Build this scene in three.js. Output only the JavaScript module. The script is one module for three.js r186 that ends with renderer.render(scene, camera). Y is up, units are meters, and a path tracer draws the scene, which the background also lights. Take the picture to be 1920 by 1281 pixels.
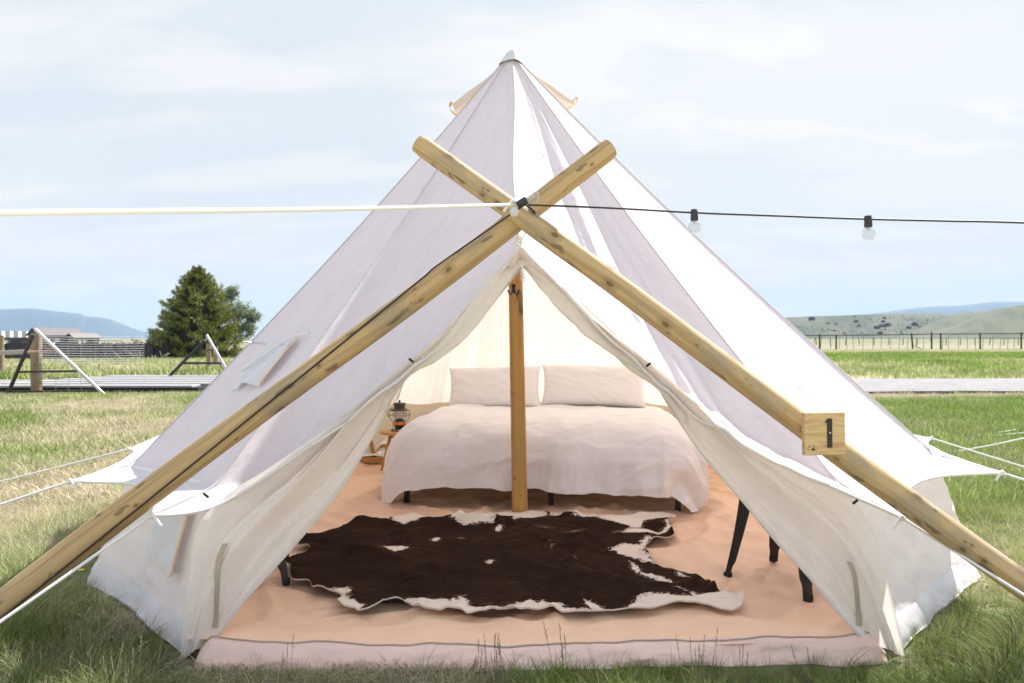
import * as THREE from 'three';
import { mergeGeometries } from 'three/addons/utils/BufferGeometryUtils.js';
import { RoundedBoxGeometry } from 'three/addons/geometries/RoundedBoxGeometry.js';

// ------------------------------------------------------------------ camera, sky, sun, exposure
const F = 1377, CX = 960, HY = 634, EYE = 1.148, CZ = 4.73;       // focal length in photo pixels, horizon row, eye height, camera z
const scene = new THREE.Scene();
const camera = new THREE.PerspectiveCamera(2 * Math.atan(640.5 / F) * 180 / Math.PI, 1920 / 1281, 0.1, 20000);
camera.position.set(0, EYE, CZ);
camera.lookAt(0, EYE, -10);
camera.setViewOffset(1920, 1281, 0, 6.5, 1920, 1281);
camera.focus = 3.6; camera.userData.fStop = 4;
scene.add(camera);
const EXPOSURE = 3.35;
const SUN_AZ = 139, SUN_EL = 46;                                   // azimuth from the front of the tent towards its right
const sd = new THREE.Vector3(Math.cos(SUN_EL * Math.PI / 180) * Math.sin(SUN_AZ * Math.PI / 180), Math.sin(SUN_EL * Math.PI / 180), Math.cos(SUN_EL * Math.PI / 180) * Math.cos(SUN_AZ * Math.PI / 180));
const sun = new THREE.DirectionalLight(new THREE.Color(1, 0.95, 0.88), 3.2);
sun.position.copy(sd).multiplyScalar(60);
sun.castShadow = true;
sun.shadow.mapSize.set(4096, 4096);
Object.assign(sun.shadow.camera, { left: -40, right: 40, top: 40, bottom: -40, near: 1, far: 200 });
sun.shadow.bias = -0.0004; sun.shadow.radius = 1.2;
scene.add(sun, sun.target);

// ------------------------------------------------------------------ noise
let seed = 7;
function rnd() { seed |= 0; seed = seed + 0x6D2B79F5 | 0; let t = Math.imul(seed ^ seed >>> 15, 1 | seed); t = t + Math.imul(t ^ t >>> 7, 61 | t) ^ t; return ((t ^ t >>> 14) >>> 0) / 4294967296; }
const rr = (a, b) => a + (b - a) * rnd();
function hash(x, y, z) { let h = Math.imul(x, 374761393) + Math.imul(y, 668265263) + Math.imul(z, 1274126177) | 0; h = Math.imul(h ^ h >>> 13, 1274126177); return ((h ^ h >>> 16) >>> 0) / 4294967296; }
const sm = t => t * t * (3 - 2 * t);
function noise2(x, y, s = 0, px = 0, py = 0) {
  const xi = Math.floor(x), yi = Math.floor(y), u = sm(x - xi), v = sm(y - yi);
  const w = (a, p) => p ? ((a % p) + p) % p : a;
  const x0 = w(xi, px), x1 = w(xi + 1, px), y0 = w(yi, py), y1 = w(yi + 1, py);
  const a = hash(x0, y0, s), b = hash(x1, y0, s), c = hash(x0, y1, s), d = hash(x1, y1, s);
  return a + (b - a) * u + (c - a) * v + (a - b - c + d) * u * v;
}
function fbm(x, y, o = 4, s = 0, px = 0, py = 0) { let f = 0, a = 0.5, n = 0; for (let i = 0; i < o; i++) { f += a * noise2(x, y, s + i * 17, px, py); n += a; x *= 2; y *= 2; px *= 2; py *= 2; a *= 0.5; } return f / n; }
const sstep = (a, b, x) => sm(Math.min(1, Math.max(0, (x - a) / (b - a))));
const lerp = (a, b, t) => a + (b - a) * t;
const mix3 = (a, b, t) => [lerp(a[0], b[0], t), lerp(a[1], b[1], t), lerp(a[2], b[2], t)];

// the sky: pale summer air with thin high cloud, all round
{
  const W = 3072, H = 1536, d = new Float32Array(W * H * 4);
  const zen = [0.218, 0.248, 0.282], mid = [0.227, 0.246, 0.267], hor = [0.253, 0.266, 0.275], cl = [0.286, 0.288, 0.290];
  for (let j = 0; j < H; j++) {
    const el = (j + 0.5) / H * Math.PI - Math.PI / 2, y = Math.sin(el), c = Math.cos(el);
    for (let i = 0; i < W; i++) {
      const k = (j * W + i) * 4;
      if (y < 0) { d[k] = 0.20; d[k + 1] = 0.21; d[k + 2] = 0.19; d[k + 3] = 1; continue; }
      const az = ((i + 0.5) / W - 0.5) * 2 * Math.PI, x = Math.cos(az) * c, z = Math.sin(az) * c;
      let col = y < 0.30 ? mix3(hor, mid, sm(y / 0.30)) : mix3(mid, zen, sm(Math.min(1, (y - 0.30) / 0.7)));
      const m = x * sd.x + y * sd.y + z * sd.z, glow = Math.pow(Math.max(0, m), 3) * 0.022;
      col = col.map(v => v + glow);
      const s = 1 / (y + 0.16), px = x * s, pz = z * s;
      const wx = fbm(px * 0.9 + 3, pz * 0.9, 3, 5) * 1.6;
      let a = sstep(0.40, 0.72, fbm(px * 0.75 + pz * 0.4 + wx, pz * 1.9 - px * 0.5 + wx, 5, 40)) * 0.75;
      a += sstep(0.48, 0.70, fbm(px * 1.5 + wx * 1.6 + 9, pz * 4.6 + wx, 7, 80)) * 0.75;
      a *= sstep(0.02, 0.14, y);
      const low = sstep(0.52, 0.62, fbm(az * 9, el * 34, 5, 200)) * sstep(0.012, 0.03, y) * (1 - sstep(0.06, 0.105, y));
      a = Math.min(1, a * 0.85 + low * 0.7);
      col = mix3(col, cl.map(v => v + glow * 0.7), a);
      d[k] = col[0]; d[k + 1] = col[1]; d[k + 2] = col[2]; d[k + 3] = 1;
    }
  }
  const t = new THREE.DataTexture(d, W, H, THREE.RGBAFormat, THREE.FloatType);
  t.mapping = THREE.EquirectangularReflectionMapping; t.magFilter = THREE.LinearFilter; t.minFilter = THREE.LinearFilter; t.wrapS = THREE.RepeatWrapping; t.needsUpdate = true;
  scene.background = t; scene.environment = t;
}
scene.fog = new THREE.FogExp2(new THREE.Color(0.52, 0.74, 1.0), 0.000108);

// ------------------------------------------------------------------ helpers
const V = (x, y, z) => new THREE.Vector3(x, y, z);
const at = (px, py, D) => V((px - CX) / F * D, EYE - (py - HY) / F * D, CZ - D);
const onGround = (px, py, Y = 0) => at(px, py, F * (EYE - Y) / (py - HY));
const used = {};
function numbered(n) { const k = used[n] = (used[n] ?? -1) + 1; return k ? n + '_' + String(k).padStart(3, '0') : n; }
function tag(o, label, category, group, kind) { o.userData.label = label; o.userData.category = category; if (group) o.userData.group = group; if (kind) o.userData.kind = kind; return o; }
function thing(name, label, category, pos = [0, 0, 0], turn = 0, group) { const o = new THREE.Group(); o.name = numbered(name); scene.add(o); o.position.set(...pos); o.rotation.y = turn; return tag(o, label, category, group); }
function part(name, geo, mat, parent) { const m = new THREE.Mesh(geo, mat); m.name = name; m.castShadow = m.receiveShadow = true; if (parent) parent.add(m); else { m.name = numbered(name); scene.add(m); } return m; }
function merge(list) { return list.length === 1 ? list[0] : mergeGeometries(list.map(g => { const n = g.index ? g.toNonIndexed() : g; for (const k of Object.keys(n.attributes)) if (!['position', 'normal', 'uv'].includes(k)) n.deleteAttribute(k); if (!n.attributes.uv) n.setAttribute('uv', new THREE.BufferAttribute(new Float32Array(n.attributes.position.count * 2), 2)); return n; })); }
function box(w, h, d, x = 0, y = 0, z = 0, ry = 0, r = 0) { const g = r ? new RoundedBoxGeometry(w, h, d, 2, r) : new THREE.BoxGeometry(w, h, d); if (ry) g.rotateY(ry); g.translate(x, y, z); return g; }
function bar(a, b, r, seg = 8, r2 = r) { const d = b.clone().sub(a), g = new THREE.CylinderGeometry(r2, r, d.length(), seg); g.applyQuaternion(new THREE.Quaternion().setFromUnitVectors(V(0, 1, 0), d.clone().normalize())); const m = a.clone().add(b).multiplyScalar(0.5); g.translate(m.x, m.y, m.z); return g; }
function tube(pts, r, seg = 40, rad = 7, tension = 0.5) { return new THREE.TubeGeometry(new THREE.CatmullRomCurve3(pts, false, 'catmullrom', tension), seg, r, rad); }
// a grid surface: f(u, v) -> Vector3
function surf(f, nu, nv, uvs = [1, 1]) {
  const p = new Float32Array((nu + 1) * (nv + 1) * 3), uv = new Float32Array((nu + 1) * (nv + 1) * 2), idx = [];
  for (let j = 0; j <= nv; j++) for (let i = 0; i <= nu; i++) { const q = f(i / nu, j / nv), k = j * (nu + 1) + i; p[k * 3] = q.x; p[k * 3 + 1] = q.y; p[k * 3 + 2] = q.z; uv[k * 2] = i / nu * uvs[0]; uv[k * 2 + 1] = j / nv * uvs[1]; }
  for (let j = 0; j < nv; j++) for (let i = 0; i < nu; i++) { const a = j * (nu + 1) + i, b = a + 1, c = a + nu + 1, d = c + 1; idx.push(a, c, b, b, c, d); }
  const g = new THREE.BufferGeometry(); g.setAttribute('position', new THREE.BufferAttribute(p, 3)); g.setAttribute('uv', new THREE.BufferAttribute(uv, 2)); g.setIndex(idx); g.computeVertexNormals(); return g;
}
function dtex(w, h, fn, srgb, rep) {
  const d = new Uint8Array(w * h * 4);
  for (let j = 0; j < h; j++) for (let i = 0; i < w; i++) { const c = fn(i / w, j / h), k = (j * w + i) * 4; for (let q = 0; q < 3; q++) { let v = Math.min(1, Math.max(0, c[q])); if (srgb) v = v <= 0.0031308 ? v * 12.92 : 1.055 * Math.pow(v, 1 / 2.4) - 0.055; d[k + q] = v * 255 + 0.5; } d[k + 3] = 255; }
  const t = new THREE.DataTexture(d, w, h, THREE.RGBAFormat); t.wrapS = t.wrapT = THREE.RepeatWrapping; t.magFilter = THREE.LinearFilter; t.minFilter = THREE.LinearMipmapLinearFilter; t.generateMipmaps = true; if (srgb) t.colorSpace = THREE.SRGBColorSpace; if (rep) t.repeat.set(...rep); t.needsUpdate = true; return t;
}
const lin = (r, g, b) => new THREE.Color().setRGB(r, g, b);
const std = (c, rough = 0.8, o = {}) => new THREE.MeshStandardMaterial({ color: lin(...c), roughness: rough, side: THREE.DoubleSide, ...o });
const phys = (c, rough, o = {}) => new THREE.MeshPhysicalMaterial({ color: lin(...c), roughness: rough, side: THREE.DoubleSide, ...o });

// ------------------------------------------------------------------ materials
const weave = dtex(512, 512, (u, v) => { const n = fbm(u * 8, v * 8, 5, 3, 8, 8); const w = 0.5 + 0.25 * Math.sin(u * 512 * Math.PI / 2) * Math.sin(v * 512 * Math.PI / 2); const c = n * 0.75 + w * 0.25; return [c, c, c]; });
const canvasTone = dtex(512, 512, (u, v) => { const n = fbm(u * 6, v * 6, 5, 31, 6, 6), m = fbm(u * 40, v * 40, 2, 35, 40, 40), k = 0.94 + 0.07 * (n - 0.5) + 0.05 * (m - 0.5) + 0.04; return [k, k, k]; }, true);
const crease = dtex(512, 512, (u, v) => { let c = 0; for (let i = 0; i < 3; i++) { const n = fbm(u * (3 + i * 3), v * (3 + i * 3), 3, 60 + i, 3 + i * 3, 3 + i * 3); c += (1 - Math.abs(n - 0.5) * 4) * [0.5, 0.3, 0.2][i]; } return [c, c, c]; });
const M = {};
M.canvas = phys([0.80, 0.765, 0.845], 0.92, { transmission: 0.29, thickness: 0, map: canvasTone, bumpMap: crease, bumpScale: 0.003, specularIntensity: 0.25 });
M.canvasIn = phys([0.93, 0.87, 0.835], 0.92, { transmission: 0.28, thickness: 0, map: canvasTone, bumpMap: crease, bumpScale: 0.0035, specularIntensity: 0.2 });  // flap cloth, its warm tint paints light shining through the canvas
M.wall = phys([0.90, 0.87, 0.875], 0.92, { transmission: 0.26, thickness: 0, map: canvasTone, bumpMap: crease, bumpScale: 0.004, specularIntensity: 0.2 });
M.canvasRear = phys([0.84, 0.775, 0.715], 0.92, { transmission: 0.31, thickness: 0, map: canvasTone, bumpMap: crease, bumpScale: 0.003, specularIntensity: 0.25 });  // same canvas as the front; cream tint paints warm light coming through
M.wallRear = phys([0.90, 0.79, 0.66], 0.92, { transmission: 0.30, thickness: 0, map: canvasTone, bumpMap: crease, bumpScale: 0.004, specularIntensity: 0.2 });  // same wall cloth; peach tint paints the warm indoor light at the back
M.skirt = phys([0.83, 0.81, 0.85], 0.8, { transmission: 0.2, thickness: 0, bumpMap: crease, bumpScale: 0.0008 });
M.webbing = std([0.46, 0.385, 0.30], 0.8);
M.seam = std([0.52, 0.49, 0.52], 0.9);
M.hem = phys([0.84, 0.81, 0.82], 0.9, { transmission: 0.15, thickness: 0 });
M.strap = std([0.78, 0.62, 0.46], 0.9);
M.floor = phys([0.89, 0.60, 0.42], 0.5, { bumpMap: crease, bumpScale: 0.012, map: canvasTone, specularIntensity: 0.5 });
M.lip = phys([0.84, 0.61, 0.54], 0.6, { bumpMap: crease, bumpScale: 0.006, map: canvasTone });
M.rope = std([0.80, 0.79, 0.80], 0.9);
M.steel = std([0.6, 0.6, 0.6], 0.35, { metalness: 0.9 });
M.blackMetal = std([0.016, 0.014, 0.014], 0.38);
M.rubber = std([0.02, 0.02, 0.02], 0.8);
M.duvet = phys([0.92, 0.88, 0.86], 0.95, { bumpMap: crease, bumpScale: 0.004, sheen: 0.3, sheenColor: lin(1, 0.95, 0.95), sheenRoughness: 0.7 });
M.cord = std([0.02, 0.014, 0.013], 0.6);
M.glass = phys([0.86, 0.88, 0.90], 0.03, { transmission: 0.9, thickness: 0, ior: 1.45 });
M.copper = std([0.75, 0.28, 0.13], 0.4, { metalness: 0.6 });
function woodTex(base, dark, grey, knots, s, w = 512, h = 1024) {
  const ks = []; for (let i = 0; i < knots; i++) ks.push([hash(i, s, 1), hash(i, s, 2), 0.004 + 0.012 * hash(i, s, 3) ** 2]);
  return dtex(w, h, (u, v) => {
    const warp = fbm(u * 3, v * 5, 3, s + 9, 3, 5) * 0.5;
    const g = fbm(u * 30 + warp * 12, v * 4, 4, s, 0, 4), f = fbm(u * 90, v * 7, 2, s + 4, 90, 7);
    let c = mix3(base, dark, Math.min(1, 0.75 * sstep(0.42, 0.75, g) + 0.2 * f));
    c = mix3(c, grey, 0.55 * sstep(0.5, 0.68, fbm(u * 3, v * 9, 5, s + 70, 3, 9)));
    c = mix3(c, [0.07, 0.05, 0.03], 0.6 * sstep(0.70, 0.78, fbm(u * 8, v * 22, 4, s + 120, 8, 22)));
    for (const [a, b, r] of ks) { let du = Math.abs(u - a); du = Math.min(du, 1 - du); let dv = Math.abs(v - b); dv = Math.min(dv, 1 - dv); const q = Math.hypot(du * 0.33, dv * 1.5) / r * (0.7 + 0.7 * fbm(u * 40, v * 90, 3, s + 200)); if (q < 2.6) c = mix3(c, [0.10, 0.05, 0.022], q < 0.8 ? 0.8 : 0.35 * (1 - (q - 1) / 1.6)); }
    return c;
  }, true);
}
const wt1 = woodTex([0.50, 0.355, 0.19], [0.34, 0.22, 0.10], [0.27, 0.235, 0.17], 26, 11), wt2 = woodTex([0.52, 0.375, 0.205], [0.36, 0.235, 0.11], [0.29, 0.255, 0.19], 28, 53), wt3 = woodTex([0.62, 0.34, 0.09], [0.50, 0.24, 0.05], [0.55, 0.33, 0.12], 14, 91);
M.log1 = std([1, 1, 1], 0.75, { map: wt1, bumpMap: wt1, bumpScale: 0.003 });
M.log2 = std([1, 1, 1], 0.75, { map: wt2, bumpMap: wt2, bumpScale: 0.003 });
M.pole = std([1, 1, 1], 0.6, { map: wt3, bumpMap: wt3, bumpScale: 0.002 });
M.board = std([1, 1, 1], 0.65, { map: dtex(512, 512, (u, v) => { const g = fbm(u * 2 + 3, v * 26 + fbm(u * 4, v * 4, 3, 9) * 3, 4, 17); let c = mix3([0.64, 0.46, 0.25], [0.50, 0.33, 0.15], sstep(0.35, 0.75, g)); const kx = u - 0.16, ky = v - 0.17, q = Math.hypot(kx * 0.6, ky) / 0.045, n = fbm(u * 30, v * 30, 3, 44); if (q < 2.2) c = mix3(c, [0.05, 0.025, 0.015], (q < 1.5 ? sstep(0.42, 0.55, n) : 0.35 * (2.2 - q))); c = mix3(c, [0.36, 0.17, 0.06], 0.5 * sstep(0.1, 0.0, Math.abs(v - 0.2 - u * 0.04)) * sstep(0.3, 0.6, u)); return c; }, true) });
M.furn = std([0.50, 0.27, 0.10], 0.6);
M.oldWood = std([1, 1, 1], 0.9, { map: woodTex([0.30, 0.22, 0.14], [0.18, 0.13, 0.08], [0.26, 0.23, 0.19], 6, 140, 256, 512) });
M.greyWood = std([0.34, 0.32, 0.30], 0.9);

// ------------------------------------------------------------------ the ground
const gh = (x, z) => { const D = CZ - z; return -0.95 * sstep(20, 75, D) * sstep(0, 14, -x) - 0.9 * sstep(80, 250, D) * sstep(0, 14, -x) + (fbm(x * 0.25, z * 0.25, 3, 300) - 0.5) * 0.10 * sstep(3.6, 9, Math.hypot(x, z)); };
const greenness = (x, z) => {                                       // 1 lush green, 0 dry straw
  const D = CZ - z, n = fbm(x * 0.45 + 20, z * 0.45, 4, 410), m = fbm(x * 0.10, z * 0.10 + 7, 3, 420);
  let g;
  if (D < 14.3) { g = x > 0 ? 0.78 + (n - 0.5) * 0.9 : 0.34 + (n - 0.5) * 2.4; if (x < 0) g -= 0.40 * Math.exp(-((x + 4.6) ** 2 + (z + 3.2) ** 2) / 7); if (x < 0 && D > 10) g += 0.25; if (x > 0) { g -= 0.9 * sstep(12.6, 14.2, D); g -= 0.35 * Math.exp(-((x - 3.0) ** 2 + (z - 1.0) ** 2) / 1.2); } }
  else if (x > 0) g = D < 42 ? 0.62 + (n - 0.5) * 1.6 + sstep(34, 42, D) * 0.5 - 0.4 * sstep(22, 18.5, D) : D < 62 ? lerp(0.95, 0.12, sstep(44, 60, D)) + (m - 0.5) : D < 130 ? 0.12 + (m - 0.5) * 0.9 : 0.5 + (m - 0.5);
  else g = 0.42 + (n - 0.5) * 0.9 + (m - 0.5) * 1.0 + 0.35 * sstep(30, 20, D);
  if (z > 1.3) g += 0.35 * sstep(1.3, 1.9, z);
  return Math.min(1, Math.max(0, g));
};
const GREEN = [0.225, 0.36, 0.065], STRAW = [0.70, 0.62, 0.47], SOIL = [0.34, 0.29, 0.21];
{
  const rings = [], p = [], c = [], uv = [], idx = [], NS = 320;
  for (let r = 0; r < 40; r += 0.45) rings.push(r);
  for (let r = 40; r < 6500; r *= 1.045) rings.push(r);
  rings.push(6500);
  rings.forEach(r => { for (let s = 0; s <= NS; s++) { const a = s / NS * 2 * Math.PI, x = Math.sin(a) * r, z = Math.cos(a) * r; p.push(x, gh(x, z) - (r > 900 ? 0 : 0), z); uv.push(x / 1.7, z / 1.7); const g = greenness(x, z), far = sstep(12, 40, CZ - z), bounceFill = sstep(2.7, 3.6, z) * sstep(9, 6, Math.abs(x)); let q = mix3(mix3(SOIL, STRAW, 0.55 - 0.1 * far), mix3(GREEN, STRAW, 0.12), g * lerp(0.45, 0.95, far)); const k = (1 - 0.5 * sstep(45, 80, CZ - z)) * (1 - 0.6 * sstep(1.5, 2.0, z) * sstep(3.2, 2.6, z) * sstep(-2.6, -2.1, x) * sstep(2.9, 2.3, x)) * (1 + (fbm(x * 1.3, z * 1.3, 3, 500) - 0.5) * 0.4); c.push(...mix3([q[0] * k, q[1] * k, q[2] * k], STRAW.map(e => e * 0.95), bounceFill * 0.8)); } });  // shade painted into turf before the tent; pale unseen turf added for bounce
  for (let j = 0; j < rings.length - 1; j++) for (let s = 0; s < NS; s++) { const a = j * (NS + 1) + s, b = a + NS + 1; idx.push(a, b, a + 1, a + 1, b, b + 1); }
  const g = new THREE.BufferGeometry(); g.setAttribute('position', new THREE.Float32BufferAttribute(p, 3)); g.setAttribute('uv', new THREE.Float32BufferAttribute(uv, 2)); g.setAttribute('color', new THREE.Float32BufferAttribute(c, 3)); g.setIndex(idx); g.computeVertexNormals();
  const gt = dtex(512, 512, (u, v) => { const n = fbm(u * 24, v * 24, 5, 600, 24, 24), k = 0.62 + 0.55 * n; return [k, k, k * 0.98]; }, true);
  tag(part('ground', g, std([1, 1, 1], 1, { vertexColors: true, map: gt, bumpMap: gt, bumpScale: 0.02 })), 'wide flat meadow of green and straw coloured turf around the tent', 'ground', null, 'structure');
}
// the gravel road behind the tent
const gravelT = dtex(512, 512, (u, v) => { const n = fbm(u * 60, v * 60, 3, 700, 60, 60), m = fbm(u * 5, v * 5, 4, 710, 5, 5), k = 0.52 + 0.32 * n + 0.22 * (m - 0.5); return [k, k * 0.985, k * 0.985]; }, true);
{
  const road = surf((u, v) => { const x = lerp(-60, 90, u), e = (fbm(x * 0.8, v * 9, 3, 720) - 0.5) * 0.25; const z = lerp(CZ - 18.9, CZ - 14.7, v) + (v < 0.01 || v > 0.99 ? e : 0) + (x < -6 ? (x + 6) * 0.0 : 0); return V(x, gh(x, z) + 0.10 + 0.03 * Math.sin(v * Math.PI) - (v < 0.01 || v > 0.995 ? 0.02 : 0), z); }, 300, 16, [90, 2.6]);
  tag(part('gravel_road', road, std([0.33, 0.33, 0.345], 1, { map: gravelT, bumpMap: gravelT, bumpScale: 0.012 })), 'pale grey gravel road running level behind the tent', 'road', null, 'structure');
}

{
  const bank = surf((u, v) => { const x = lerp(-60, 90, u), e = (fbm(x * 0.8, 9, 3, 720) - 0.5) * 0.25, n = (fbm(x * 3, v * 2, 3, 725) - 0.5) * 0.12; return V(x, gh(x, CZ - 14.7) + lerp(0.085, -0.03, v), CZ - 14.7 + e - 0.012 + 0.10 * v + n * v); }, 900, 3, [90, 0.2]);  // road edge strip, coloured near black to paint the verge shadow
  tag(part('road_bank_shade', bank, std([0.07, 0.058, 0.045], 1)), 'ragged earth edge along the near side of the gravel road, verge shadow painted in its dark colour', 'bank', null, 'structure');
}
// ------------------------------------------------------------------ hills and mountains
function ridge(name, label, pts, D, depth, mat, rough, seedN, footY = -3) {     // pts: silhouette in photo pixels
  const cv = pts.map(([x, y]) => [x, y]);
  const ht = x => { if (x <= cv[0][0]) return cv[0][1]; for (let i = 1; i < cv.length; i++) if (x <= cv[i][0]) return lerp(cv[i - 1][1], cv[i][1], (x - cv[i - 1][0]) / (cv[i][0] - cv[i - 1][0])); return cv[cv.length - 1][1]; };
  const x0 = cv[0][0], x1 = cv[cv.length - 1][0];
  const g = surf((u, v) => {
    const px = lerp(x0, x1, u), top = at(px, ht(px), D), crest = v < 0.6 ? sm(v / 0.6) : 1 - 0.8 * sm((v - 0.6) / 0.4);
    const dist = D - depth * (0.6 - v), n = (fbm(px * 0.035 + v * 1.5, v * 3 + px * 0.004, 5, seedN) - 0.5) * rough * (v > 0.57 && v < 0.63 ? 0.25 : 1) * Math.sin(Math.min(1, v / 0.6) * Math.PI * 0.85 + 0.15);
    const X = (px - CX) / F * dist; return V(X, lerp(footY, top.y, crest) + n * (top.y - footY), CZ - dist);
  }, 220, 40, [1, 1]);
  return tag(part(name, g, mat), label, 'hill', null, 'structure');
}
const hillTone = (a, b, s) => dtex(512, 256, (u, v) => { const n = fbm(u * 14, v * 8, 6, s, 14, 8), g = fbm(u * 60 + v * 8, v * 10, 3, s + 7, 60, 10); return mix3(a, b, Math.min(1, sstep(0.32, 0.66, n * 0.7 + g * 0.3))); }, true);
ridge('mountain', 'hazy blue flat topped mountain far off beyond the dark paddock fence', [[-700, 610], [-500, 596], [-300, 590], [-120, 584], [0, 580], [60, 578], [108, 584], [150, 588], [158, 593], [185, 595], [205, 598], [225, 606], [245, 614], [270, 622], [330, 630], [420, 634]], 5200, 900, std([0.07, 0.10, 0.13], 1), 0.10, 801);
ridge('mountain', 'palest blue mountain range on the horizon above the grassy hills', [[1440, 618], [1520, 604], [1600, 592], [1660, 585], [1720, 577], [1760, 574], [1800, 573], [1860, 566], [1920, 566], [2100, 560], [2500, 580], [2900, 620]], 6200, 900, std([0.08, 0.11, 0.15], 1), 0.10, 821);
const hm1 = std([1, 1, 1], 1, { map: hillTone([0.026, 0.042, 0.024], [0.075, 0.082, 0.052], 831) }), hm2 = std([1, 1, 1], 1, { map: hillTone([0.036, 0.054, 0.026], [0.09, 0.098, 0.055], 851) });
const farHill = ridge('hill', 'long sage green hill dotted with dark junipers beyond the wire fence', [[1180, 606], [1300, 602], [1400, 598], [1490, 595], [1540, 593], [1600, 591], [1700, 588], [1760, 589], [1800, 592], [1850, 600], [1950, 612]], 1300, 560, hm1, 0.10, 841);
ridge('hill', 'middle grassy spur with a pale crest line between the two hills', [[1640, 634], [1690, 628], [1720, 618], [1760, 601], [1790, 590], [1810, 586], [1880, 583], [1960, 580], [2100, 590]], 1120, 380, hm2, 0.09, 861);
ridge('hill', 'nearest smooth green hill rising to the edge of the picture', [[1650, 636], [1700, 630], [1760, 622], [1800, 606], [1830, 592], [1850, 584], [1880, 578], [1920, 572], [2000, 562], [2200, 552], [2600, 575]], 900, 380, hm2, 0.10, 871);
// ------------------------------------------------------------------ foliage builder
class Fol {
  constructor() { this.p = []; this.c = []; this.n = []; }
  tri(a, b, c, col) { for (const q of [a, b, c]) { this.p.push(q.x, q.y, q.z); this.c.push(...col); } }
  leaf(o, dir, side, l, w, col) { const m = o.clone().addScaledVector(dir, l * 0.45), t = o.clone().addScaledVector(dir, l), a = m.clone().addScaledVector(side, w / 2), b = m.clone().addScaledVector(side, -w / 2); this.tri(o, a, t, col); this.tri(o, t, b, col); }
  geo() { const g = new THREE.BufferGeometry(); g.setAttribute('position', new THREE.Float32BufferAttribute(this.p, 3)); g.setAttribute('color', new THREE.Float32BufferAttribute(this.c, 3)); g.computeVertexNormals(); return g; }
}
const rdir = () => { const z = rr(-1, 1), a = rr(0, 6.2832), r = Math.sqrt(1 - z * z); return V(r * Math.cos(a), z, r * Math.sin(a)); };
const leafMat = phys([1, 1, 1], 0.85, { vertexColors: true, transmission: 0.3, thickness: 0, specularIntensity: 0.3 });
const needleMat = std([1, 1, 1], 0.85, { vertexColors: true });
function spruce(pos, H, R, label) {
  const t = thing('spruce_tree', label, 'tree', [pos.x, pos.y, pos.z]);
  part('trunk', bar(V(0, -0.2, 0), V(0, H * 0.96, 0), 0.2, 9, 0.02), std([0.10, 0.07, 0.05], 1), t);
  const f = new Fol();
  for (let k = 0; k < 430; k++) {
    const h = Math.pow(k / 430, 0.9), y = 0.25 + h * (H - 0.35), a = k * 2.39996 + rr(-0.4, 0.4);
    const bul = Math.pow(1 - h, 0.80) * (0.70 + 0.75 * fbm(a * 1.3, y * 0.9, 3, 900)) * rr(0.72, 1.18) * Math.min(1, 0.70 + h * 1.6), L = Math.max(0.28, R * bul);
    const d = V(Math.cos(a), 0, Math.sin(a)), up = lerp(-0.12, 0.9, h * h), n = Math.ceil(7 + L * 8);
    for (let i = 0; i < n; i++) {
      const s = Math.sqrt((i + 0.6) / n), o = V(d.x * L * s, y + up * L * s - 0.16 * L * Math.sin(s * 3.1) + rr(-0.06, 0.06), d.z * L * s).addScaledVector(V(-d.z, 0, d.x), rr(-0.3, 0.3) * L * s * 0.5);
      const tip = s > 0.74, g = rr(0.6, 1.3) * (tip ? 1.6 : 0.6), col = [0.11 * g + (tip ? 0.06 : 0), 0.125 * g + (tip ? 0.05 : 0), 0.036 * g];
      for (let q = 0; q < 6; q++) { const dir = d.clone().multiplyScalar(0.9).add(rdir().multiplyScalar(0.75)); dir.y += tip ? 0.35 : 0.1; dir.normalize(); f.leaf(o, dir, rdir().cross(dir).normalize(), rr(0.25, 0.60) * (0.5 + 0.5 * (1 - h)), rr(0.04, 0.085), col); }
    }
  }
  for (let i = 0; i < 60; i++) { const o = V(rr(-0.08, 0.08), H * rr(0.93, 1.0), rr(-0.08, 0.08)), dir = rdir(); dir.y = Math.abs(dir.y) + 0.8; dir.normalize(); f.leaf(o, dir, rdir().cross(dir).normalize(), rr(0.2, 0.42), 0.05, [0.13, 0.14, 0.04]); }
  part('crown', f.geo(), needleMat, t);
  return t;
}
function leafy(pos, H, lobes, leafC, name, label, n, ll = 0.16) {
  const t = thing(name, label, 'tree', [pos.x, pos.y, pos.z]), limbs = [bar(V(0, -0.2, 0), V(0.1, H * 0.35, 0), 0.22, 9, 0.15)], f = new Fol();
  for (const [x, y, z, r] of lobes) {
    const c = V(x, y, z), a = V(0.1, H * 0.32, 0), m = a.clone().lerp(c, 0.5).add(V(0, 0.25, 0));
    limbs.push(bar(a, m, 0.10, 7, 0.07), bar(m, c, 0.07, 6, 0.02));
    const twigs = Math.round(26 * r);
    for (let k = 0; k < twigs; k++) {
      const d = rdir(), tip = c.clone().addScaledVector(d, r * rr(0.45, 1.05)); tip.y += rr(-0.2, 0.1) * r;
      if (k % 3 === 0) limbs.push(bar(c, tip, 0.02, 4, 0.006));
      const g = rr(0.7, 1.3), m2 = Math.round(n / twigs);
      for (let q = 0; q < m2; q++) { const o = c.clone().lerp(tip, rr(0.55, 1)).add(rdir().multiplyScalar(rr(0.05, 0.34) * Math.sqrt(r))), dir = rdir(), k2 = g * rr(0.75, 1.25); f.leaf(o, dir, rdir().cross(dir).normalize(), ll * rr(0.7, 1.3), ll * 0.45, leafC.map(v => v * k2)); }
    }
  }
  part('trunk', merge(limbs), std([0.16, 0.13, 0.10], 1), t); part('crown', f.geo(), leafMat, t); return t;
}
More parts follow.
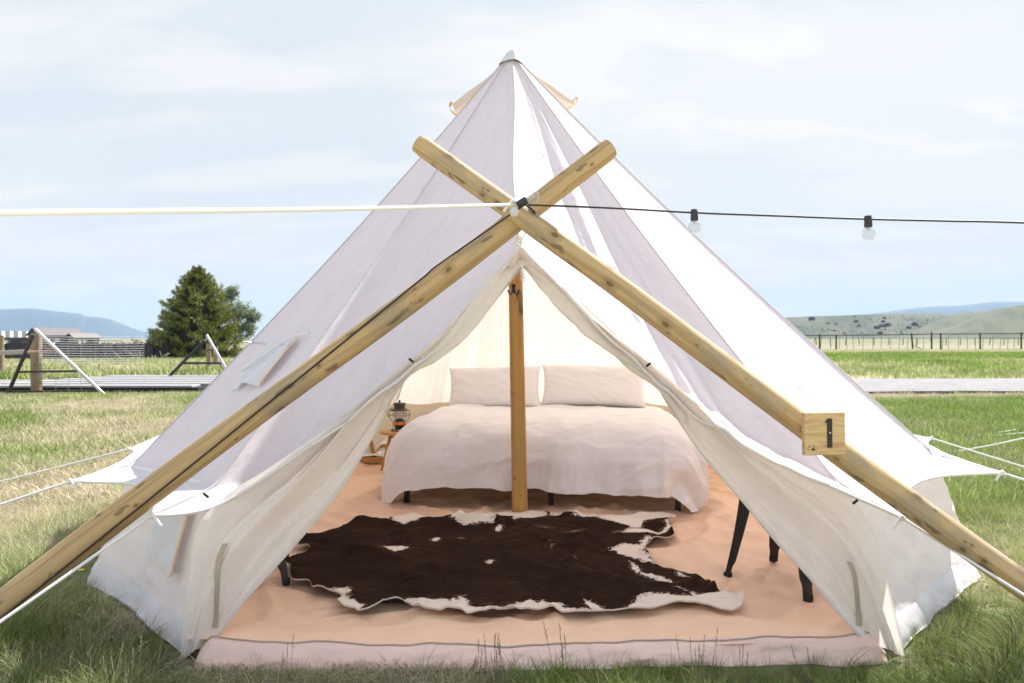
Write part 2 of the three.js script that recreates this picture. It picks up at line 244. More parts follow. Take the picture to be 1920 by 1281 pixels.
{
  const D = 66, s = F / D, X = px => (px - CX) / s, z = CZ - D, gy = gh(X(368), z);
  spruce(V(X(370), gy - 0.1, z), (686 - 510) / s, 4.1, 'tall dense dark green spruce between the paddock fence and tent');
  const z2 = CZ - 72, s2 = F / 72, Y = py => EYE - (py - HY) / s2 - gh(-25, z2);
  leafy(V((440 - CX) / s2, gh(-25, z2), z2), 7, [[-1.6, Y(560), 0, 1.5], [-0.9, Y(590), 0.4, 1.6], [0.6, Y(583), 0.3, 1.35], [1.7, Y(592), 0, 1.0], [0.2, Y(625), 0.5, 1.5], [1.4, Y(618), 0.3, 1.2], [-0.6, Y(548), -0.4, 1.0]], [0.27, 0.32, 0.21], 'leafy_tree', 'loose grey green leafy tree behind the right side of the spruce', 1700, 0.2);
  leafy(V((318 - CX) / s2, gh(-25, z2), z2), 5, [[-1.1, Y(632), 0.2, 1.0], [0.4, Y(618), 0, 1.35], [0.5, Y(575), 0.2, 1.0], [-0.2, Y(600), 0.1, 0.95], [-1.7, Y(640), 0.2, 0.65]], [0.26, 0.31, 0.21], 'leafy_tree', 'thin grey green leafy tree showing left of the spruce', 1300, 0.2);
}
// ------------------------------------------------------------------ junipers dotted on the hill
{
  const rc = new THREE.Raycaster(); rc.far = 20000; farHill.updateMatrixWorld(true);
  const drop = (px, py) => { rc.set(V(0, EYE, CZ), at(px, py, 1).sub(V(0, EYE, CZ)).normalize()); const h = rc.intersectObject(farHill); return h.length ? h[0].point : null; };
  const makeJuniper = (r) => { const f = new Fol(); for (let i = 0; i < 420; i++) { const d = rdir(); d.y = Math.abs(d.y); const o = d.clone().multiplyScalar(r * Math.pow(rnd(), 0.4) * (0.8 + 0.4 * fbm(d.x * 3 + 9, d.z * 3, 2, 77))); o.y *= 1.1; const g = rr(0.7, 1.3), dir = rdir(); f.leaf(o, dir, rdir().cross(dir).normalize(), r * 0.4, r * 0.22, [0.035 * g, 0.05 * g, 0.032 * g]); } return f.geo(); };
  const jg = [makeJuniper(3.6), makeJuniper(3.6)];
  const spots = [[1522, 600, 1.5, 'largest round dark juniper near the left end of the far hill'], [1605, 604, 1.0, 'single dark juniper by itself left of the juniper clump'], [1611, 612, 0.8], [1644, 616, 1.2, 'dark juniper just left of the long juniper clump'], [1652, 613, 1.1], [1660, 612, 1.2], [1666, 611, 1.2, 'dark juniper at the right end of the long clump'], [1656, 604, 0.9], [1658, 597, 0.8], [1704, 616, 1.0], [1715, 610, 1.3, 'large dark juniper right of the clump below the pale track'], [1650, 626, 1.0], [1552, 607, 0.7], [1568, 608, 0.6], [1565, 621, 0.6], [1583, 626, 0.6], [1632, 599, 0.5], [1690, 624, 0.5], [1602, 594, 0.5]];
  { const m = new THREE.InstancedMesh(jg[1], needleMat, 260), mt = new THREE.Matrix4(); let k = 0; for (let t = 0; t < 420 && k < 260; t++) { const q = drop(1490 + 360 * rnd(), 594 + 36 * rnd()); if (!q || fbm(q.x * 0.01, q.z * 0.01, 3, 888) < 0.42) continue; mt.makeRotationY(rr(0, 6)).scale(V(1, 1, 1).multiplyScalar(rr(0.12, 0.34))).setPosition(q.x, q.y - 0.1, q.z); m.setMatrixAt(k++, mt); } m.count = k; m.name = 'sagebrush'; scene.add(tag(m, 'scattered low sagebrush specks across the far sage green hill', 'shrubs', null, 'stuff')); }
  spots.forEach(([px, py, k, lab], i) => { const q = drop(px, py); if (!q) return; const t = thing('juniper_tree', lab || `small dark juniper on the far hill, ${['', '', 'under the lone juniper', '', 'second tree of the long clump', 'third tree of the long clump', '', 'above the middle of the clump', 'high on the slope above the clump', 'left of the large right juniper', '', 'lowest, under the left end of the clump', 'right of the largest juniper', 'left of the lone juniper', 'below the two small dots', 'low on the slope at left', 'near the ridge above the long clump', 'low on the slope at right', 'close under the ridge line'][i]}`, 'tree', [q.x, q.y - 0.5, q.z], i * 1.7, 'junipers dotted over the far hill'); t.scale.setScalar(k); part('trunk', bar(V(0, -1, 0), V(0, 2, 0), 0.3, 6), std([0.1, 0.08, 0.06], 1), t); part('crown', jg[i % 2], needleMat, t); });
}

// ------------------------------------------------------------------ the far wire fence on the right
{
  const mk = std([0.045, 0.036, 0.03], 0.9), D = 74, z = CZ - D, X = px => (px - CX) / F * D;
  const t = thing('wire_fence', 'dark post and rail wire fence across the far pasture', 'fence', [0, 0, 0]);
  const posts = [[1537, 1.5, 0], [1568, 1.5, 0], [1712, 1.66, -0.10], [1747, 1.75, 0], [1764, 1.65, 0], [1838, 1.68, 0], [1915, 1.72, 0], [1990, 1.7, 0], [1480, 1.5, 0]];
  for (const [px, h, lean] of posts) part('post', bar(V(X(px), -0.2, z), V(X(px) + lean * 1.5, h, z), 0.085, 7, 0.075), mk, t);
  for (let px = 1470, i = 0; px < 1995; px += rr(11, 20), i++) part('stake', bar(V(X(px), -0.1, z - 0.1), V(X(px) + rr(-0.15, 0.12), rr(1.1, 1.35), z - 0.1), 0.022, 5), mk, t);
  part('rail', tube([V(X(1400), 1.42, z), V(X(1568), 1.42, z), V(X(1715), 1.52, z), V(X(1764), 1.56, z), V(X(1838), 1.58, z), V(X(2000), 1.66, z)], 0.05, 60, 5), mk, t);
  part('brace', bar(V(X(1714), 0.42, z), V(X(1727), 0.02, z + 0.2), 0.035, 5), mk, t);
  for (const y of [0.35, 0.65, 0.95, 1.2]) part('wire', bar(V(X(1400), y, z), V(X(2000), y + 0.08, z), 0.008, 4), std([0.2, 0.19, 0.18], 0.6, {}), t);
  const D2 = 118, z2 = CZ - D2, X2 = px => (px - CX) / F * D2, t2 = thing('wire_fence', 'second thinner wire fence standing farther back in the pasture', 'fence', [0, 0, 0]);
  for (let px = 1450; px < 2000; px += 27) part('post', bar(V(X2(px), -0.2, z2), V(X2(px) + rr(-0.2, 0.2), 1.15, z2), 0.06, 5), mk, t2);
  for (const y of [0.5, 0.8, 1.1]) part('wire', bar(V(X2(1420), y, z2), V(X2(2010), y, z2), 0.012, 4), mk, t2);
}

// ------------------------------------------------------------------ left background: barns, paddock fence, cattle guard
{
  const roofM = std([0.17, 0.155, 0.16], 0.85), wallM = std([0.16, 0.145, 0.13], 0.9), darkM = std([0.05, 0.05, 0.055], 0.8), paleM = std([0.62, 0.62, 0.65], 0.6), trimM = std([0.75, 0.74, 0.74], 0.7);
  const D = 230, s = F / D, X = px => (px - CX) / s, z = CZ - D, gy = gh(-140, z);
  function barn(px, w, d, h, rh, turn, label, wm, rm, stripes) {                 // gable faces local +x... ridge along local x
    const t = thing('barn', label, 'barn', [X(px), gy, z], turn);
    part('wall', merge([box(w, h, d, 0, h / 2, 0)]), wm, t);
    const gs = new THREE.Shape([new THREE.Vector2(-d / 2, 0), new THREE.Vector2(d / 2, 0), new THREE.Vector2(0, rh)]);
    for (const e of [-1, 1]) { const g = new THREE.ExtrudeGeometry(gs, { depth: 0.2, bevelEnabled: false }); g.rotateY(Math.PI / 2); g.translate(e > 0 ? w / 2 - 0.21 : -w / 2 + 0.01, h, 0); part('gable', g, darkM, t); }
    const L = Math.hypot(d / 2 + 0.6, rh * (1 + 1.2 / d));
    for (const e of [-1, 1]) {
      const g = box(w + 1.2, 0.14, L, 0, 0, e * L / 2); g.rotateX(e * Math.atan2(rh, d / 2)); g.translate(0, h + rh + 0.12, 0); const r = part('roof', g, rm, t);
      if (stripes && e > 0) for (let i = 0; i < 5; i++) { const q = box(w * 0.08, 0.05, L * 0.96, -w / 2 + (i + 0.7) * w / 5.2, 0.12, L / 2); q.rotateX(Math.atan2(rh, d / 2)); q.translate(0, h + rh + 0.12, 0); part('skylight', q, paleM, r); }
    }
    part('door', box(w * 0.22, h * 0.75, 0.12, w * 0.12, h * 0.375, d / 2 + 0.05), darkM, t);
    for (const k of [-0.33, -0.12]) part('window', box(w * 0.11, h * 0.3, 0.1, w * k, h * 0.6, d / 2 + 0.04), trimM, t);
    return t;
  }
  barn(20, 11, 8, 2.6 + 0.6, 1.7, 0.6, 'low barn with pale skylight stripes on its roof at the far left', wallM, std([0.10, 0.10, 0.11], 0.85), true);
  barn(104, 12, 9, 3.3 + 0.6, 2.1, 0.95, 'tallest barn with a dark gable and brown grey roof behind the paddock', wallM, roofM, false);
  barn(155, 7, 7, 2.5 + 0.6, 1.2, 0.9, 'small lean barn with a pale roof right of the tallest barn', std([0.26, 0.23, 0.20], 0.9), std([0.23, 0.215, 0.205], 0.85), false);
  // pipe rail pen
  const D3 = 120, s3 = F / D3, g3 = V(0, 0, 0), z3 = CZ - D3, X3 = px => (px - CX) / s3, Y3 = py => EYE - (py - HY) / s3;
  const pen = thing('pipe_rail', 'thin dark pipe rail frame standing above the paddock fence', 'rail');
  for (const px of [185, 196, 213, 228]) part('post', bar(V(X3(px), -1.9, z3), V(X3(px), Y3(639), z3), 0.05, 6), darkM, pen);
  part('rail', bar(V(X3(180), Y3(639), z3), V(X3(229), Y3(639.5), z3), 0.05, 6), darkM, pen);
  // dark paddock fence of close boards
  const Df = 62, sf = F / Df, zf = CZ - Df, Xf = px => (px - CX) / sf, top = EYE - (643 - HY) / sf;
  const pf = thing('board_fence', 'black close boarded paddock fence with pale post tops', 'fence');
  const bm = [std([0.030, 0.032, 0.042], 0.9), std([0.042, 0.044, 0.056], 0.9), std([0.022, 0.023, 0.030], 0.9)];
  const edges = [-150, -95, -40, 10, 58, 102, 150, 188, 214, 238, 262, 288, 313];
  for (let i = 0; i < edges.length - 1; i++) {
    const x0 = Xf(edges[i]), x1 = Xf(edges[i + 1]), gs = [];
    for (let x = x0 + 0.06; x < x1 - 0.05; x += 0.175) { const y = gh(x, zf) - 0.1, h = top - y + rr(-0.03, 0.02); gs.push(box(0.155, h, 0.03, x + 0.08, y + h / 2, zf + rr(-0.012, 0.012))); }
    part('panel', merge(gs), bm[i % 3], pf);
    if (i < 10) part('post_cap', box(0.10, 0.16, 0.10, x1, top - 0.02, zf + 0.07), trimM, pf);
    part('post', box(0.11, top - gh(x1, zf) + 0.1, 0.10, x1, (top + gh(x1, zf)) / 2 - 0.12, zf + 0.071), bm[2], pf);
  }
  for (const y of [0.25, 0.72]) part('rail', box(Xf(313) - Xf(-150), 0.09, 0.05, (Xf(313) + Xf(-150)) / 2, gh(-35, zf) + y * 1.3, zf - 0.06), bm[0], pf);
  // cut branches by the end of the fence
  const br = thing('branch_pile', 'bare pale cut branches lying by the end of the dark fence', 'branches');
  for (let i = 0; i < 12; i++) { const a = V(Xf(rr(255, 330)), gh(-30, zf + 2) + 0.05, zf + 2 + rr(-0.6, 0.6)), d = V(rr(-1.2, 1.2), rr(0.4, 1.1), rr(-0.3, 0.3)); part('branch', tube([a, a.clone().addScaledVector(d, 0.5).add(V(0, 0.15, 0)), a.clone().add(d)], rr(0.015, 0.035), 8, 5), std([0.42, 0.37, 0.30], 0.95), br); }
  // wooden posts
  function wpost(px, py, topY, w, label) { const b = onGround(px, py), s = F / (CZ - b.z), h = EYE - (topY - HY) / s, r = w / s / 2; const t = thing('fence_post', label, 'post', [b.x, 0, b.z]); const g = new THREE.CylinderGeometry(r * 0.96, r, h + 0.3, 14, 6); const p = g.attributes.position; for (let i = 0; i < p.count; i++) { const a = Math.atan2(p.getZ(i), p.getX(i)), k = 1 + (fbm(a * 2 + 9, p.getY(i) * 2, 3, px) - 0.5) * 0.22; p.setX(i, p.getX(i) * k); p.setZ(i, p.getZ(i) * k); } g.computeVertexNormals(); g.translate(0, (h - 0.3) / 2, 0); part('shaft', g, M.oldWood, t); return b; }
  const pb = wpost(68, 744, 625, 19, 'thick round weathered fence post by the left cattle guard wing');
  wpost(1, 712, 629, 12, 'slim weathered post at the left edge holding the log rail');
  wpost(391, 704, 645, 9, 'weathered post beside the right cattle guard wing');
  wpost(404, 692, 650, 9, 'shorter weathered post behind the right cattle guard wing post');
  const rl = thing('log_rail', 'pale bare log rail fixed to the thick fence post', 'rail');
  part('log', bar(at(-40, 664, 16.5), at(64, 659, pb.distanceTo(V(0, 0, CZ)) > 0 ? CZ - pb.z : 14), 0.055, 10, 0.048), std([0.33, 0.30, 0.26], 0.9), rl);
  // cattle guard wings
  const dk = std([0.035, 0.028, 0.028], 0.6), sv = std([0.58, 0.54, 0.60], 0.45, { metalness: 0.3 });
  const w1 = thing('guard_wing', 'triangular pipe wing of the cattle guard with a silver bar, left of the spruce', 'guard wing'), Dw = 13.9;
  part('leg', bar(at(10, 749, Dw), at(62, 628, Dw), 0.035, 8), dk, w1); part('brace', bar(at(66, 618, Dw), at(196, 741, Dw), 0.032, 8), sv, w1);
  for (const [a, b, y] of [[36, 145, 697], [22, 187, 734]]) part('rung', bar(at(a, y + 0.5, Dw), at(b, y - 1, Dw), 0.022, 7), dk, w1);
  part('rung', bar(at(48, 660, Dw), at(103, 658, Dw), 0.02, 7), std([0.50, 0.36, 0.34], 0.6), w1);
  const Dr = 18.6, w2 = thing('guard_wing', 'black triangular pipe wing of the cattle guard in front of the spruce', 'guard wing');
  part('leg', bar(at(304, 719, Dr), at(384, 638, Dr), 0.04, 8), dk, w2); part('brace', bar(at(387, 628, Dr), at(425, 694, Dr), 0.036, 8), sv, w2);
  for (const [a, b, y] of [[340, 415, 681], [318, 430, 706]]) part('rung', bar(at(a, y, Dr), at(b, y, Dr), 0.03, 7), dk, w2);
  part('rung', bar(at(360, 660, Dr), at(405, 655, Dr), 0.02, 7), dk, w2);
  // the guard's grid of rails over a dark pit
  const cg = thing('cattle_guard', 'cattle guard of pale parallel rails laid over a dark pit in the road', 'cattle guard');
  const gx0 = -10.3, gx1 = -6.2;
  part('pit', box(gx1 - gx0, 0.05, 4.2, (gx0 + gx1) / 2, 0.135, CZ - 16.6), std([0.012, 0.012, 0.012], 1), cg);
  for (let i = 0; i < 6; i++) part('rail', box(gx1 - gx0 + 0.3, 0.045, 0.42, (gx0 + gx1) / 2 + 0.12 * i - 0.3, 0.185, CZ - 14.75 - i * 0.74, 0.010, 0.012), std([0.34, 0.33, 0.345], 0.6), cg);
  // stock wire between the posts
  const wf = thing('stock_wire_fence', 'galvanised stock wire fence strung right of the thick post', 'fence'), wm = std([0.42, 0.42, 0.43], 0.6), Dv = 14.2;
  for (let i = 0; i < 12; i++) { const y = 631 + i * 4.4; part('wire', tube([at(72, y, Dv), at(170, y + 1.3, Dv + 1), at(270, y + 0.3, Dv + 2.2)], 0.0048, 12, 4), wm, wf); }
  for (const px of [104, 128, 152]) part('stay', bar(at(px, 632, Dv + 0.4), at(px, 752, Dv - 0.2), 0.0042, 4), std([0.16, 0.15, 0.15], 0.6), wf);
  for (const y of [690, 708]) part('wire', bar(at(72, y + 1, Dv), at(128, y, Dv), 0.0045, 4), std([0.16, 0.15, 0.15], 0.6), wf);
}

// ------------------------------------------------------------------ the bell tent
const PEAK = V(-0.005, 2.985, 0);
const CEN = V(0.08, 0, 0), RB = 2.45;
const pol = (deg, r, y) => V(CEN.x + r * Math.sin(deg * Math.PI / 180), y, CEN.z + r * Math.cos(deg * Math.PI / 180));
const B = {}, W = {}, E = {};
for (let k = -6; k <= 6; k++) { B[k] = pol(k * 30, RB, 0); W[k] = pol(k * 30, RB * 0.925, 0.56); E[k] = pol(k * 30, RB * 1.05, 0.50); }
B[-1] = onGround(345, 1236); B[-2] = onGround(165, 1098); B[1] = onGround(1690, 1228); B[2] = onGround(1838, 1085);
E[-1] = at(284, 967, 2.57); E[-2] = at(131, 903, 3.35); E[-3] = at(240, 843, 4.45); E[1] = at(1692, 972, 2.6); E[2] = at(1879, 887, 3.35); E[3] = at(1747, 822, 4.5);
W[-1] = at(405, 912, 2.78); W[-2] = at(248, 872, 3.55); W[1] = at(1570, 905, 2.8); W[2] = at(1752, 852, 3.62); W[-3] = pol(-88, 2.27, 0.55); W[3] = pol(88, 2.33, 0.56);
const APEX = at(973, 462, 3.13);
const TENT = thing('bell_tent', 'large white canvas bell tent with its door flaps tied open', 'tent');
const hemL = new THREE.CatmullRomCurve3([[284, 967], [340, 958], [400, 938], [500, 876], [575, 825], [650, 770], [740, 692], [811, 634], [875, 565], [930, 505], [973, 462]].map(([x, y]) => at(x, y, lerp(2.57, 3.13, (x - 284) / 689))));
const hemR = new THREE.CatmullRomCurve3([[1692, 972], [1625, 930], [1550, 890], [1490, 860], [1430, 834], [1355, 783], [1276, 730], [1220, 681], [1141, 610], [1040, 516], [973, 462]].map(([x, y]) => at(x, y, lerp(2.6, 3.13, (1692 - x) / 719))));
const FOLD = 0.87;
function seamPt(k, v) {
  if (k === 0) { const q = PEAK.clone().lerp(APEX, v); const s = Math.sin(Math.PI * v); q.y -= 0.05 * s; q.z -= 0.05 * s; q.x += 0.012 * Math.sin(v * 7); return q; }
  if (v <= FOLD) { const t = v / FOLD, q = PEAK.clone().lerp(W[k], t), s = Math.sin(Math.PI * t) * 0.022, d = W[k].clone().sub(CEN).setY(0).normalize(); q.addScaledVector(d, -s); q.y -= s; return q; }
  return W[k].clone().lerp(E[k], (v - FOLD) / (1 - FOLD));
}
function panelPt(a, b, u, v) {                                       // roof panel between seam a and seam b
  const L = seamPt(a, v), R = seamPt(b, v), q = L.clone().lerp(R, u), front = a === 0 || b === 0;
  const w = L.distanceTo(R), mid = (a + b) / 2 * 30 * Math.PI / 180, out = V(Math.sin(mid) * 0.72, 0.69, Math.cos(mid) * 0.72);
  if (front) { const hem = a === 0 ? hemR.getPointAt(1 - u) : hemL.getPointAt(u), base = a === 0 ? APEX.clone().lerp(E[1], u) : E[-1].clone().lerp(APEX, u); q.add(hem.sub(base).multiplyScalar(Math.pow(v, 3.2))); }
  else if (v > FOLD) { const t = (v - FOLD) / (1 - FOLD), wl = W[a].clone().lerp(W[b], u), el = E[a].clone().lerp(E[b], u); q.copy(wl.lerp(el, t * (1 - 0.50 * Math.pow(Math.sin(Math.PI * u), 0.9)))); }
  const sag = (1 - Math.pow(Math.abs(2 * u - 1), 4.5)) * 0.046 * w * (1 - sstep(0.72, 1, v) * (front ? 0.3 : 0.75));
  q.addScaledVector(out, -sag);
  // long creases that fan down from the peak, cloth ripple near the eave
  const e = Math.sin(Math.PI * u), ph = a * 2.3;
  let n = (fbm(u * 5.5 + ph + v * 0.6, v * 1.1 + ph, 3, 1000 + a * 7) - 0.5) * 0.075 * Math.min(1, w) * e;
  n += (fbm(u * 16 + ph, v * 2.2 + u, 3, 1100 + a) - 0.5) * 0.016 * Math.min(1, w) * Math.sqrt(e);
  n += (fbm(u * 15 + v * 1.6, v * 1.7, 3, 1150 + a) - 0.5) * (a >= 0 ? 0.070 : 0.035) * sstep(0.35, 0.95, v) * e;
  q.addScaledVector(out, n * (front ? 1 : 1 - 0.85 * sstep(0.84, 0.97, v)));
  return q;
}
const order = [-6, -5, -4, -3, -2, -1, 0, 1, 2, 3, 4, 5, 6];
const roofs = {};
for (let i = 0; i < 12; i++) {
  const a = order[i], b = order[i + 1];
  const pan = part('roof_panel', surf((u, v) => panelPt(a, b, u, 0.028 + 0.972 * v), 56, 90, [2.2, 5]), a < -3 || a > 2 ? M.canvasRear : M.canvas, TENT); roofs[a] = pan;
  // hem and seam
  const hemP = []; for (let j = 0; j <= 40; j++) hemP.push(panelPt(a, b, j / 40, 1)); part('hem', tube(hemP, 0.0065, 80, 5), M.hem, pan);
  const sp = []; for (let j = 0; j <= 30; j++) { const v = 0.03 + 0.96 * j / 30, q = seamPt(a, v), o = V(Math.sin(a * Math.PI / 6) * 0.7, 0.7, Math.cos(a * Math.PI / 6) * 0.7); sp.push(q.addScaledVector(o, 0.001)); } part('seam', tube(sp, 0.0036, 60, 5), M.seam, pan);
}
// walls
for (let i = 0; i < 12; i++) {
  const a = order[i], b = order[i + 1]; if (a === -1 || a === 0) continue;
  const f = (u, v) => { const q = B[a].clone().lerp(B[b], u).lerp(W[a].clone().lerp(W[b], u), v), m = (a + b) / 2 * Math.PI / 6, o = V(Math.sin(m), 0.1, Math.cos(m)); const n = (fbm(u * 4 + a * 3, v * 2.5, 4, 1200 + a) - 0.5) * 0.05 * Math.sin(Math.PI * u) - 0.035 * Math.sin(Math.PI * u) * (0.15 + 0.85 * v) + (fbm(u * 9, v * 9 + a, 3, 1300) - 0.5) * 0.02; q.addScaledVector(o, n); if (v === 0) q.y += 0.012 + 0.02 * Math.sin(Math.PI * u); return q; };
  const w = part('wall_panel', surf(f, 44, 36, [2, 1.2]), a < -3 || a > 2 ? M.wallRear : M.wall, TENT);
  part('mud_skirt', surf((u, v) => { const q = f(u, 7 / 36 * v), m = (a + b) / 2 * Math.PI / 6; return q.addScaledVector(V(Math.sin(m), 0, Math.cos(m)), 0.005 + 0.004 * Math.sin(v * Math.PI)); }, 44, 7, [2, 0.3]), M.skirt, w);
  if (a === -2) {                                                    // window with its cover hanging loose on the front left wall
    const wf = (u, v) => f(lerp(0.46, 0.80, u) + 0.03 * v, lerp(0.40, 0.97, v)).add(V(-0.55, 0, 0.83).multiplyScalar(0.008 + 0.035 * Math.pow(u, 3) * (1 - v * 0.4)));
    const win = part('window_cover', surf(wf, 14, 16, [0.7, 0.7]), phys([0.76, 0.755, 0.79], 0.9, { transmission: 0.15, thickness: 0 }), TENT);
    const ed = []; for (let j = 0; j <= 12; j++) ed.push(wf(1, j / 12)); part('binding', tube(ed, 0.006, 24, 5), M.strap, win);
  }
}
// peak cap
part('peak_cap', surf((u, v) => { const a = u * 2 * Math.PI, r = (v < 0.25 ? lerp(0, 0.032, v / 0.25) : lerp(0.032, 0.083, (v - 0.25) / 0.75)) * (1 + 0.05 * Math.sin(a * 5)); return V(PEAK.x + Math.sin(a) * r + 0.008 * (1 - v), PEAK.y + (v < 0.25 ? 0.008 - 0.006 * v : 0.0065 - 0.112 * (v - 0.25)) + 0.006 * Math.sin(a * 2 + 1), Math.cos(a) * r); }, 40, 10), phys([0.62, 0.64, 0.70], 0.8), TENT);
// vent hoods with stiff loops near the peak
for (const e of [-1, 1]) {
  const tip = e < 0 ? at(848, 193, 4.70) : at(1078, 184, 4.70), foot = e < 0 ? at(862, 222, 4.66) : at(1062, 205, 4.66), top = e < 0 ? at(940, 122, 4.70) : at(985, 122, 4.70);
  const hood = part('vent_hood', surf((u, v) => { const s = (u - 0.5) * 2, wd = 0.02 + 0.06 * v, q = top.clone().lerp(tip, v); q.z += s * wd; q.y -= s * s * (0.02 + 0.05 * v); q.x -= e * s * s * 0.02 * v; q.y += 0.004 * Math.sin(v * 9 + u * 4) - 0.012 * Math.sin(v * Math.PI); return q; }, 16, 18), phys([0.74, 0.62, 0.54], 0.9, { transmission: 0.2, thickness: 0 }), TENT);
  const lp = []; for (let j = 0; j <= 14; j++) { const t = j / 14; const q = tip.clone().lerp(foot, t); q.x += e * 0.040 * Math.sin(t * Math.PI); q.y += 0.012 * Math.sin(t * Math.PI); lp.push(q); }
  const band = surf((u, v) => { const q = lp[Math.round(v * 14)].clone(); q.z += (u - 0.5) * 0.075; return q; }, 4, 14); part('vent_loop', band, M.strap, hood);
}
// roof window cover on the left panel
{
  TENT.updateMatrixWorld(true); const rc = new THREE.Raycaster(), nrm = V(-0.52, 0.69, 0.52);
  const hit = (px, py) => { rc.set(V(0, EYE, CZ), at(px, py, 1).sub(V(0, EYE, CZ)).normalize()); const h = rc.intersectObjects([roofs[-3], roofs[-2], roofs[-1]], false); return h.length ? h[0].point : at(px, py, 3.7); };
  const lft = [[503, 648], [487, 668], [468, 692], [452, 714], [437, 733]].map(p => hit(...p)), rgt = [[563, 641], [548, 662], [528, 688], [505, 712], [488, 726]].map(p => hit(...p));
  const cl = new THREE.CatmullRomCurve3(lft), cr = new THREE.CatmullRomCurve3(rgt);
  const wc = part('window_cover', surf((u, v) => { const q = cl.getPoint(v).lerp(cr.getPoint(v), u); return q.addScaledVector(nrm, 0.010 + 0.026 * Math.pow(u, 2.5) * Math.sin(Math.PI * Math.min(1, 0.15 + v * 0.8)) + 0.012 * Math.sin(u * 8 + v * 3) + 0.02 * v * Math.sin(u * Math.PI)); }, 20, 22, [0.6, 0.6]), phys([0.70, 0.71, 0.78], 0.85, { transmission: 0.2, thickness: 0, bumpMap: crease, bumpScale: 0.004 }), TENT);
  const ed = []; for (let j = 0; j <= 16; j++) { const v = j / 16; ed.push(cr.getPoint(v).addScaledVector(nrm, 0.010 + 0.026 * Math.sin(Math.PI * Math.min(1, 0.15 + v * 0.8)))); } part('binding', tube(ed, 0.006, 40, 5), M.strap, wc);
  const tie = [[585, 630], [560, 638], [535, 651], [505, 672], [470, 695], [456, 702]].map((p, i) => hit(...p).addScaledVector(nrm, 0.02 + 0.012 * Math.sin(i * 0.6))); part('tie_cord', tube(tie, 0.005, 40, 5), M.hem, wc);
  const line = []; for (let i = 0; i <= 8; i++) line.push(hit(lerp(455, 535, i / 8), lerp(642, 648, i / 8)).addScaledVector(nrm, 0.004)); part('stitch_band', tube(line, 0.004, 20, 4), std([0.55, 0.57, 0.64], 0.9), wc);
}
// door flaps
function flap(op, ip, sgn, nf) {
  const O = new THREE.CatmullRomCurve3(op.map(p => at(...p))), I = new THREE.CatmullRomCurve3(ip.map(p => at(...p)));
  const f = (s, t) => {
    const o = O.getPoint(t), i = I.getPoint(t), q = o.clone().lerp(i, s), w = o.distanceTo(i), A = Math.min(1, 0.42 + w * 1.9) * Math.min(1, t * 12 + 0.1), e = Math.pow(Math.max(0, Math.sin(Math.PI * s)), 0.6);
    const ph = 2.2 * t + 1.6 * fbm(t * 3, s * 2, 2, 1500 + nf);
    let n = (0.054 * Math.sin(s * 2 * Math.PI * 1.8 + ph) + 0.020 * Math.sin(s * 2 * Math.PI * 4.4 + ph * 1.7 + 1)) * A * e * (0.55 + 0.45 * Math.sin(Math.PI * Math.min(1, 0.15 + t)));
    n += (fbm(s * 7 + 3, t * 6, 4, 1520 + nf) - 0.5) * 0.06 * A * e;
    q.z += n + 0.02 * Math.sin(Math.PI * s) * A; q.x += sgn * n * 0.45; q.y += n * 0.15;
    return q;
  };
  f.O = O; f.I = I; return f;
}
const d0 = 0.03, hd = (x, l) => l ? lerp(2.57, 3.13, (x - 284) / 689) + d0 : lerp(2.6, 3.13, (1692 - x) / 719) + d0;
const OL = [[972, 468], [930, 512], [875, 574], [811, 642], [740, 700], [650, 776], [575, 829], [500, 880], [430, 925]].map(([x, y]) => [x, y, hd(x, 1)]).concat([[372, 985, 2.63], [352, 1100, 2.60], [338, 1238, 2.605]]);
const IL = [[980, 500, 3.22], [950, 535, 3.2], [905, 590, 3.17], [850, 640, 3.14], [785, 684, 3.1], [742, 735, 3.08], [697, 820, 3.02], [640, 915, 2.93], [575, 995, 2.85], [520, 1058, 2.77], [462, 1122, 2.69], [404, 1196, 2.63]];
const OR = [[975, 468], [1040, 522], [1141, 617], [1220, 688], [1276, 738], [1355, 791], [1430, 842], [1490, 868], [1580, 918]].map(([x, y]) => [x, y, hd(x, 0)]).concat([[1632, 985, 2.65], [1667, 1100, 2.61], [1698, 1232, 2.615]]);
const IR = [[982, 500, 3.22], [1035, 552, 3.2], [1090, 602, 3.17], [1150, 650, 3.14], [1212, 694, 3.1], [1256, 762, 3.06], [1316, 850, 3.0], [1393, 940, 2.92], [1458, 1018, 2.84], [1513, 1077, 2.76], [1563, 1138, 2.69], [1614, 1194, 2.63]];
